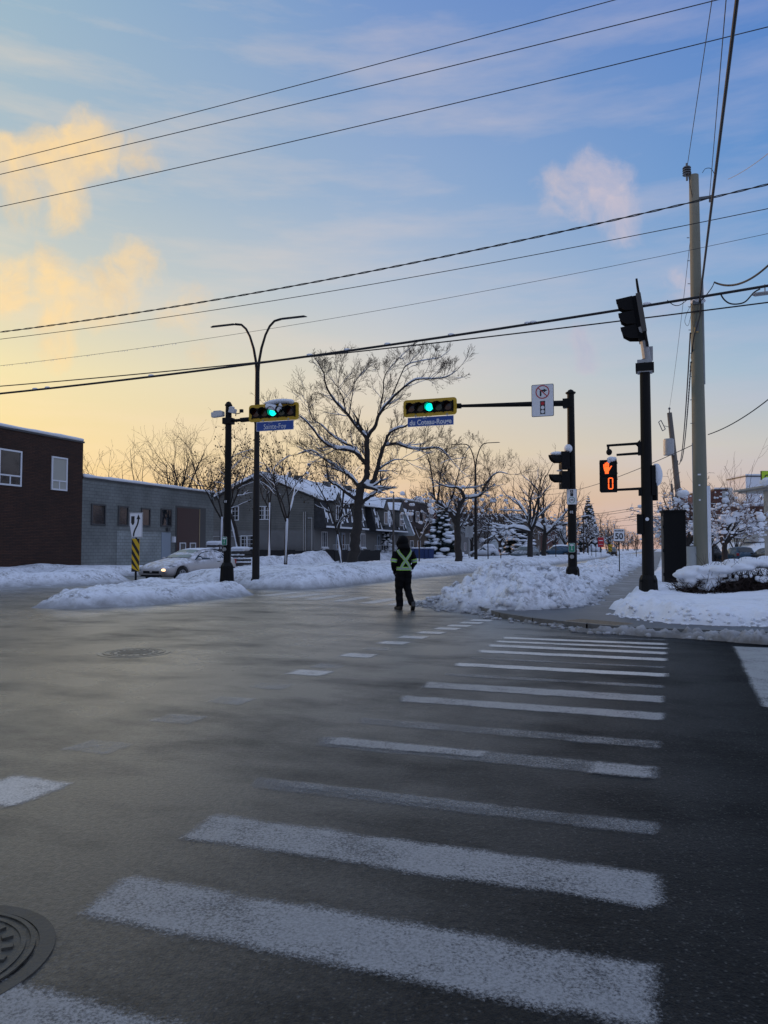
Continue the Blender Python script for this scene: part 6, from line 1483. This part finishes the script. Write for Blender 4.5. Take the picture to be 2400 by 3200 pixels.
    if snow:
        mb = MB(); rr = random.Random(int(snow * 100)); y0, y1 = D['ws'][1], D['rw'][0]; vs = []; fs = []; nx, ny = 8, 10
        for i in range(ny + 1):
            y = y0 + (y1 - y0) * i / ny; s = interp(y)
            for j in range(nx + 1):
                x = (-1 + 2 * j / nx) * s[5] * .92; e = (1 - abs(-1 + 2 * j / nx) ** 6) * (1 - abs(-1 + 2 * i / ny) ** 6); vs.append(Vector((x, y, s[3] - .02 * (x / s[5]) ** 2 + .01 + snow * e * rr.uniform(.85, 1.1))))
        for i in range(ny):
            for j in range(nx): q = i * (nx + 1) + j; fs.append((q, q + 1, q + nx + 2, q + nx + 1))
        mb.add(vs, fs); mb.build('roof_snow', 'snow', t, smooth=True)
    return t
p = P(572, HOR, 33.6); u, v = UV(p); cr = SR + math.pi - R(7)
hd = Vector((-math.sin(cr), math.cos(cr), 0)); rt = Vector((math.cos(cr), math.sin(cr), 0))
c0 = Vector((p.x, p.y, 0)) - hd * 1.42 + rt * (.88)      # near side is the car's left
make_car('coupe', 'paint_silver', 'frosted silver coupe with one lit headlamp driving behind the snow island', c0, cr, lit=True, name='coupe', snow=.03).scale = (1.05,) * 3
make_car('hatch', 'paint_blue', 'dark blue hatchback parked tail-on behind the hedge and the snow-clotted tree', P(2303, HOR, 63).xy.to_3d() + Vector((0, 0, .12)), R(-3), group='cars parked in the lot on the right')
make_car('coupe', 'paint_black', 'dark saloon cut off by the right edge of the picture', P(2397, HOR, 60).xy.to_3d() + Vector((0, 0, .15)), R(-6), group='cars parked in the lot on the right')
make_car('suv', 'paint_black', 'black car glimpsed between the cabinet and the wooden utility pole', P(2160, HOR, 66).xy.to_3d() + Vector((0, 0, .1)), R(80), group='cars parked in the lot on the right', snow=.05)
make_car('suv', 'paint_grey', 'grey people carrier coming down the far carriageway between the median trees', P(1641, HOR, 92).xy.to_3d() + Vector((0, 0, .1)), SR + math.pi - R(14), snow=.06, name='minivan', group='vehicles up the avenue')
make_car('hatch', 'paint_white', 'snow-buried white car parked behind the second street lamp', P(1512, HOR, 100).xy.to_3d() + Vector((0, 0, .3)), R(80), snow=.28, group='vehicles up the avenue')
make_car('suv', 'paint_black', 'dark pick-up seen small beyond the median far down the avenue', P(1912, HOR, 150).xy.to_3d() + Vector((0, 0, .1)), SR + math.pi, group='vehicles up the avenue', name='far_car')
make_car('suv', 'paint_blue', 'dark blue van parked beyond the snow left of the bicycle-sign pole', P(1735, HOR, 118).xy.to_3d() + Vector((0, 0, .2)), R(85), snow=.2, group='vehicles up the avenue')
make_car('suv', 'paint_white', 'pale snow-covered car end just left of the bicycle-sign pole', P(1762, HOR, 124).xy.to_3d() + Vector((0, 0, .2)), R(60), snow=.2, group='vehicles up the avenue')
# blue recycling bins by the tan house
mat('bin_blue', (.008, .035, .14), .5); mb0 = None
for i, x in enumerate((1292, 1303, 1318, 1334, 1346)):
    p = P(x, HOR, 80); p.z = .45; t = thing('recycling_bin', ['leftmost', 'second from left', 'middle', 'second from right', 'rightmost'][i] + ' of the blue wheeled bins in the snow before the tan house', 'bin', p, R(10), 'blue wheeled bins')
    mb = MB(); mb.box((0, 0, .5), (.52, .5, .95), taper=1.12); mb.build('body', 'bin_blue', t); mb = MB(); mb.box((0, 0, 1.02), (.62, .62, .07)); mb.build('lid', 'bin_blue', t); mb = MB(); mb.ball((0, 0, 1.09), (.3, .3, .09), n=10, m=6); mb.build('snow_on_lid', 'snow', t, smooth=True)
# ------------------------------------------------------------------ utility poles and overhead lines
mat('cable', (.010, .010, .012), .6); mat('cable_thin', (.03, .03, .035), .6); mat('insulator', (.12, .13, .14), .3)
mat('pole_green', (.16, .17, .13), .85, col2=(.25, .23, .175), vscale=1.6, bump=.35, bscale=20, stretch=(1, 1, .12))
mat('pole_grey', (.13, .115, .10), .85, var=.25, bump=.35, bscale=20, stretch=(1, 1, .12)); mat('grey_duct', (.28, .30, .30), .6, var=.1)
PU = P(2191, HOR, 23.3); PU.z = 0
t = thing('utility_pole', 'tall greenish wooden utility pole on the right carrying most of the cables', 'utility pole', (PU.x, PU.y, .1), SR)
mb = MB(); mb.tube([(0, 0, 0), (0, 0, 4), (0, 0, 9), (-.0, 0, 12.95)], [.225, .205, .165, .14], 20); mb.build('pole', 'pole_green', t, smooth=True)
mb = MB(); mb.cyl((-.27, -.10, 0), (-.27, -.10, 1.45), .15, .15, 16); mb.build('duct', 'grey_duct', t, smooth=True)
mb = MB(); mb.box((.235, -.05, 2.1), (.10, .14, 2.35)); mb.build('snow_stripe', 'snow', t)
mb = MB(); mb.box((.185, -.02, 8.0), (.05, .10, 3.2)); mb.cyl((-.20, -.06, .3), (-.19, -.06, 4.6), .02, .02, 6); mb.cyl((-.15, -.1, 3.2), (-.15, -.1, 3.9), .025, .025, 6); mb.build('riser', 'grey_duct', t)
mb = MB()
for k in range(9): mb.cyl((-.17, -.12, 5.2 + k * .72), (-.24, -.14, 5.2 + k * .72), .012, .012, 5)
mb.box((0, -.17, 8.9), (.22, .1, .12)); mb.box((0, -.17, 8.15), (.1, .1, .3)); mb.box((.25, 0, 12.2), (.5, .07, .06)); mb.box((.48, 0, 12.14), (.1, .12, .18)); mb.box((-.1, -.04, 12.8), (.06, .06, .5)); mb.build('hardware', 'insulator', t)
mb = MB()
for k in range(4): mb.cyl((-.20, -.04, 12.98 + k * .07), (-.20, -.04, 13.02 + k * .07), .13, .11, 14)
mb.cyl((-.2, -.04, 12.8), (-.2, -.04, 13.35), .03, .03, 8); mb.build('insulator', 'insulator', t)
mb = MB(); mb.box((-.02, -.19, 8.05), (.12, .03, .16)); mb.build('tag_plate', mat('tag_yellow', (.7, .45, .15), .4), t)
mb = MB()
for z, w in ((3.62, .09), (3.3, .05), (2.85, .05)): mb.box((-.02, -.215, z), (w, .012, .045))
mb.build('number_tag', 'sign_white', t)
mb = MB(); mb.ball((.05, -.1, 8.95), (.22, .14, .09), n=12, m=8); mb.build('snow', 'snow', t, smooth=True)
def cable(name, label, a, b, sag, r, twist=False, group=None, n=28, m='cable', ext0=0., ext1=0., cat='cable'):
    a, b = Vector(a), Vector(b); pts = []
    for i in range(n + 1):
        s = -ext0 + (1 + ext0 + ext1) * i / n; p = a.lerp(b, s); p.z -= sag * 4 * s * (1 - s); pts.append(p)
    mb = MB()
    if twist:
        K = n * 14; q = []
        for i in range(K + 1):
            f = i / K * n; j = min(int(f), n - 1); q.append(pts[j].lerp(pts[j + 1], f - j))
        for ph in (0, math.pi):
            w = [p + Vector((0, r * .7 * math.cos(i * .62 + ph), r * .9 * math.sin(i * .62 + ph))) for i, p in enumerate(q)]; mb.tube(w, r * .72, 5)
    else: mb.tube(pts, r, 6)
    return tag(mb.build(name, m), label, cat, group)
G1 = 'cables crossing the sky above the side street'
def cross(label, xl, yl, xr, yr, u, sag, r, twist=False, m='cable', ext=.5):
    def pt(x, y):
        a, b = ray(x, y); a0, _ = ray(x, y); Y = u / (CA + a * SA); return P(x, y, Y)
    return cable('overhead_cable', label, pt(xl, yl), pt(xr, yr), sag, r, twist, G1, 30, m, .35, .35)
cross('highest thin wire, leaving the top of the picture left of the wooden pole', 0, 507, 1920, 0, 19.5, .05, .011, m='cable_thin')
cross('second thin wire from the top', 0, 545, 2240, 0, 19.8, .05, .012, m='cable_thin')
cross('third thin wire from the top, crossing all the steep cables', 0, 646, 2400, 84, 20.2, .1, .012, m='cable_thin')
cross('twisted black cable running to the shaft of the wooden pole', 0, 1038, 2400, 576, 24.6, .38, .022, True)
cross('thin cable just below the twisted one', 0, 1060, 2400, 652, 24.6, .3, .012)
cross('faint lowest thin wire with little drips of ice', 0, 1143, 2400, 730, 24.9, .36, .007, m='cable_thin')
cross('thickest black cable bundle with snow clots', 0, 1230, 2400, 893, 24.9, .22, .042)
cross('second black cable crossing under the thick bundle', 0, 1207, 2400, 945, 25.0, .16, .022)
mb = MB(); rr = random.Random(2)
def on(xl, yl, xr, yr, u, k, sag):
    def pt(x, y):
        a, _ = ray(x, y); return P(x, y, u / (CA + a * SA))
    p = pt(xl, yl).lerp(pt(xr, yr), k); p.z -= sag * 4 * k * (1 - k); return p
for k_ in (.885, .872, .86): p = on(0, 1230, 2400, 893, 24.9, k_, .22); mb.ball(p + Vector((0, 0, .06)), (.14, .06, .05), n=10, m=6)
for i in range(9): p = on(0, 1230, 2400, 893, 24.9, rr.uniform(.02, .8), .22); mb.ball(p + Vector((0, 0, .05)), (.12, .05, .045), n=8, m=5)
for i in range(60):
    k = rr.uniform(0, .3); p = on(0, 1143, 2400, 730, 24.9, k, .36); mb.tube([p, p - Vector((0, 0, rr.uniform(.02, .07)))], [.010, .003], 4)
tag(mb.build('cable_snow', 'snow'), 'small clots of snow and ice clinging to the crossing cables', 'snow', kind='stuff')
top = Vector((PU.x, PU.y, 0))
def steep(label, p_top, z_pole, off, r, m='cable', sag=.0, twist=False):
    return cable('avenue_cable', label, p_top, Vector((PU.x + off[0], PU.y + off[1], z_pole)), sag, r, twist, 'steep cables running down the avenue to the wooden pole', 16, m, 1.2, 0)
steep('left of the steep cables, thin and pale', P(2225, 0, 14.5), 13.25, (-.22, -.03), .009, 'cable_thin')
steep('middle of the steep cables, thin', P(2269, 0, 12.6), 12.2, (.45, -.02), .009, 'cable_thin')
steep('right-hand and thickest of the steep cables', P(2303, 0, 10.2), 9.0, (.02, -.2), .028, 'cable')
cable('jumper_wire', 'short curved jumper wire from the bracket down the wooden pole', P(2232, 560, 23.2), P(2188, 925, 23.0), -.06, .016, group='jumper wires on the wooden pole')
cable('jumper_wire', 'curved jumper wire beside the top insulator of the wooden pole', P(2150, 540, 23.2), P(2166, 625, 23.2), .05, .01, group='jumper wires on the wooden pole')
# leaning poles down the street
def leaner(x0, y0, x1, y1, Y, r, label, tr=False):
    a = P(x1, y1, Y); b = P(x0, y0, Y); d = (b - a).normalized(); base = a - d * (a.z / d.z)
    t = thing('utility_pole', label, 'utility pole', base, 0); mb = MB(); mb.tube([base, b], [r, r * .7], 12); mb.build('pole', 'pole_grey', t, smooth=True, world=True)
    mb = MB(); mb.cyl(b, b + Vector((.0, 0, .35)), .05, .02, 8); mb.ball(b + Vector((0, 0, .3)), .09, n=8, m=6); mb.build('insulator', 'insulator', t, world=True)
    if tr:
        q = P(2092, 1398, Y - .3); mb = MB(); mb.cyl(q + Vector((-.05, 0, .55)), q + Vector((-.05, 0, -.55)), .36, .36, 20); mb.cyl(q + Vector((-.05, 0, .6)), q + Vector((-.05, 0, .55)), .30, .36, 20); mb.build('transformer', 'galvanised', t, smooth=False, world=True)
        mb = MB(); w = P(2068, 1330, Y)
        for e in ((-.22, .25, -.05, .38), (-.05, .38, .25, -.25), (.25, -.25, .05, -.38), (.05, -.38, -.22, .25)): mb.cyl(w + Vector((e[0], 0, e[1])), w + Vector((e[2], 0, e[3])), .03, .03, 6)
        mb.cyl(w + Vector((.1, 0, .0)), P(2097, 1336, Y), .02, .02, 5); mb.build('fuse_switch', 'insulator', t, world=True)
    return t, base, b
t2, b2_, tp2 = leaner(2092, 1290, 2128, 1620, 54, .24, 'leaning wooden pole with a grey transformer just left of the tall pole', True)
t3, b3_, tp3 = leaner(2098, 1512, 2110, 1620, 105, .22, 'smaller leaning pole with a transformer farther down the street')
leaner(2106, 1560, 2109, 1660, 160, .2, 'farthest utility pole showing between the signal pole and cabinet')
tq, _, tpl = leaner(1230, 1548, 1229, 1700, 84, .14, 'thin pale pole plastered with snow between the row house and the tan house')
tr_, _, tpr = leaner(906, 1472, 905, 1540, 76, .16, 'wooden pole top behind the ridge of the gabled house')
G2 = 'cables along and across the street beyond'
ctr = lambda z, o=0.: Vector((PU.x + o, PU.y, z))
cable('street_cable', 'thin wire from the tall pole to the top of the leaning pole', ctr(11.0, -.15), tp2 + Vector((0, 0, .3)), .3, .008, group=G2, m='cable_thin')
cable('street_cable', 'black cable dropping from the tall pole to the leaning pole', ctr(8.1, -.2), P(2120, 1450, 54), 1.2, .022, group=G2)
cable('street_cable', 'twisted service cable beside it down to the leaning pole', ctr(7.2, -.2), P(2126, 1440, 54), .9, .026, True, group=G2)
cable('street_cable', 'cable on from the leaning pole to the next one', P(2118, 1440, 54), P(2106, 1560, 105), .8, .03, group=G2)
cable('street_cable', 'cable from the wooden pole across the avenue behind the hand signal', P(2170, 1388, 23.3), P(1640, 1540, 70), .7, .012, group=G2)
for i, (xa, ya, xb, yb) in enumerate(((2125, 1560, 1560, 1622), (2125, 1566, 1600, 1630), (2125, 1590, 1500, 1660), (2120, 1600, 1640, 1645), (2112, 1622, 1700, 1650))):
    cable('street_cable', ['top', 'second', 'third', 'fourth', 'lowest'][i] + ' of the faint far wires crossing behind the speed limit sign', P(xa, ya, 60 + i * 10), P(xb, yb, 80 + i * 10), .5, .018, group=G2, m='cable_thin')
cable('service_cable', 'rising wire right of the wooden pole leaving above the green sign', P(2213, 1358, 23.3), P(2470, 1190, 17), .15, .014, group='service cables leaving to the right')
cable('service_cable', 'twisted drop cable rising to the right edge from the wooden pole', P(2232, 882, 23.3), P(2480, 740, 16), .45, .02, True, group='service cables leaving to the right')
cable('service_cable', 'thin lit wire from the bracket to the right edge', P(2275, 560, 22), P(2480, 410, 15), .1, .008, group='service cables leaving to the right', m=mat('wire_pale', (.35, .33, .32), .5))
cable('service_cable', 'wire from the pale snow-plastered pole over the tan house roof', tpl, P(1480, 1600, 80), .5, .018, group='house wires on the left', m='cable_thin')
cable('service_cable', 'wire from the pale pole down to the row house roof', tpl, P(1190, 1585, 92), .2, .018, group='house wires on the left', m='cable_thin')
cable('service_cable', 'wire from behind the row house ridge to the pale pole', tpr, tpl, 1.6, .018, group='house wires on the left', m='cable_thin')
# cable clutter on the wooden pole
t = thing('splice_case', 'grey splice case hanging from the thick cable at the right edge', 'splice case', P(2385, 918, 22.6), SR)
mb = MB(); mb.tube([(-.3, 0, 0), (-.22, 0, 0), (.5, 0, .02)], [.02, .06, .06], 10); mb.box((.05, 0, .14), (.03, .03, .28)); mb.build('case', 'galvanised', t)
mb = MB()
def loop(pts, r=.016): 
    P3 = [P(x, y, Y) for x, y, Y in pts]; T_ = Tree(1); T_.rng = random.Random(1); q = []
    for i in range(len(P3) - 1):
        p0, p1, p2, p3 = P3[max(0, i - 1)], P3[i], P3[i + 1], P3[min(len(P3) - 1, i + 2)]
        for k in range(6):
            s = k / 6; q.append(.5 * ((2 * p1) + (p2 - p0) * s + (2 * p0 - 5 * p1 + 4 * p2 - p3) * s * s + (3 * p1 - p0 - 3 * p2 + p3) * s ** 3))
    q.append(P3[-1]); mb.tube(q, r, 6)
def loopobj(label, pts, r=.016):
    global mb; mb = MB(); loop(pts, r); tag(mb.build('cable_loop', 'cable'), label, 'cable', 'slack cable loops at the wooden pole')
loopobj('upper slack loop hanging right of the wooden pole', [(2250, 915, 22.8), (2262, 935, 22.8), (2280, 948, 22.8), (2305, 950, 22.8), (2330, 942, 22.7), (2355, 915, 22.7), (2375, 903, 22.7)], .022)
loopobj('shallow loop under the thick cable left of the wooden pole', [(2085, 938, 23.2), (2105, 953, 23.2), (2125, 953, 23.2), (2150, 935, 23.2)], .012)
loopobj('tangle of wire hanging left of the wooden pole', [(2165, 945, 23.1), (2148, 975, 23.1), (2140, 1005, 23.1), (2150, 1018, 23.1), (2158, 990, 23.1), (2166, 950, 23.1)], .006)
loopobj('second tangle of wire hanging left of the wooden pole', [(2168, 960, 23.1), (2164, 1000, 23.1), (2168, 1020, 23.1), (2176, 990, 23.0), (2182, 955, 23.0)], .006)
loopobj('dark wires hugging the wooden pole below the cables', [(2190, 935, 23.0), (2188, 980, 23.0), (2178, 1020, 23.0), (2168, 1055, 23.0), (2160, 1120, 23.4)], .02)
loopobj('bundle bowing off the wooden pole toward the drop cable', [(2232, 882, 23.1), (2225, 898, 23.0), (2205, 925, 23.0), (2190, 940, 23.0)], .014)
loopobj('thin ring of wire at the top of the wooden pole', [(2195, 540, 23.2), (2205, 527, 23.2), (2222, 527, 23.2), (2233, 545, 23.2)], .009)
bpy.context.view_layer.update()
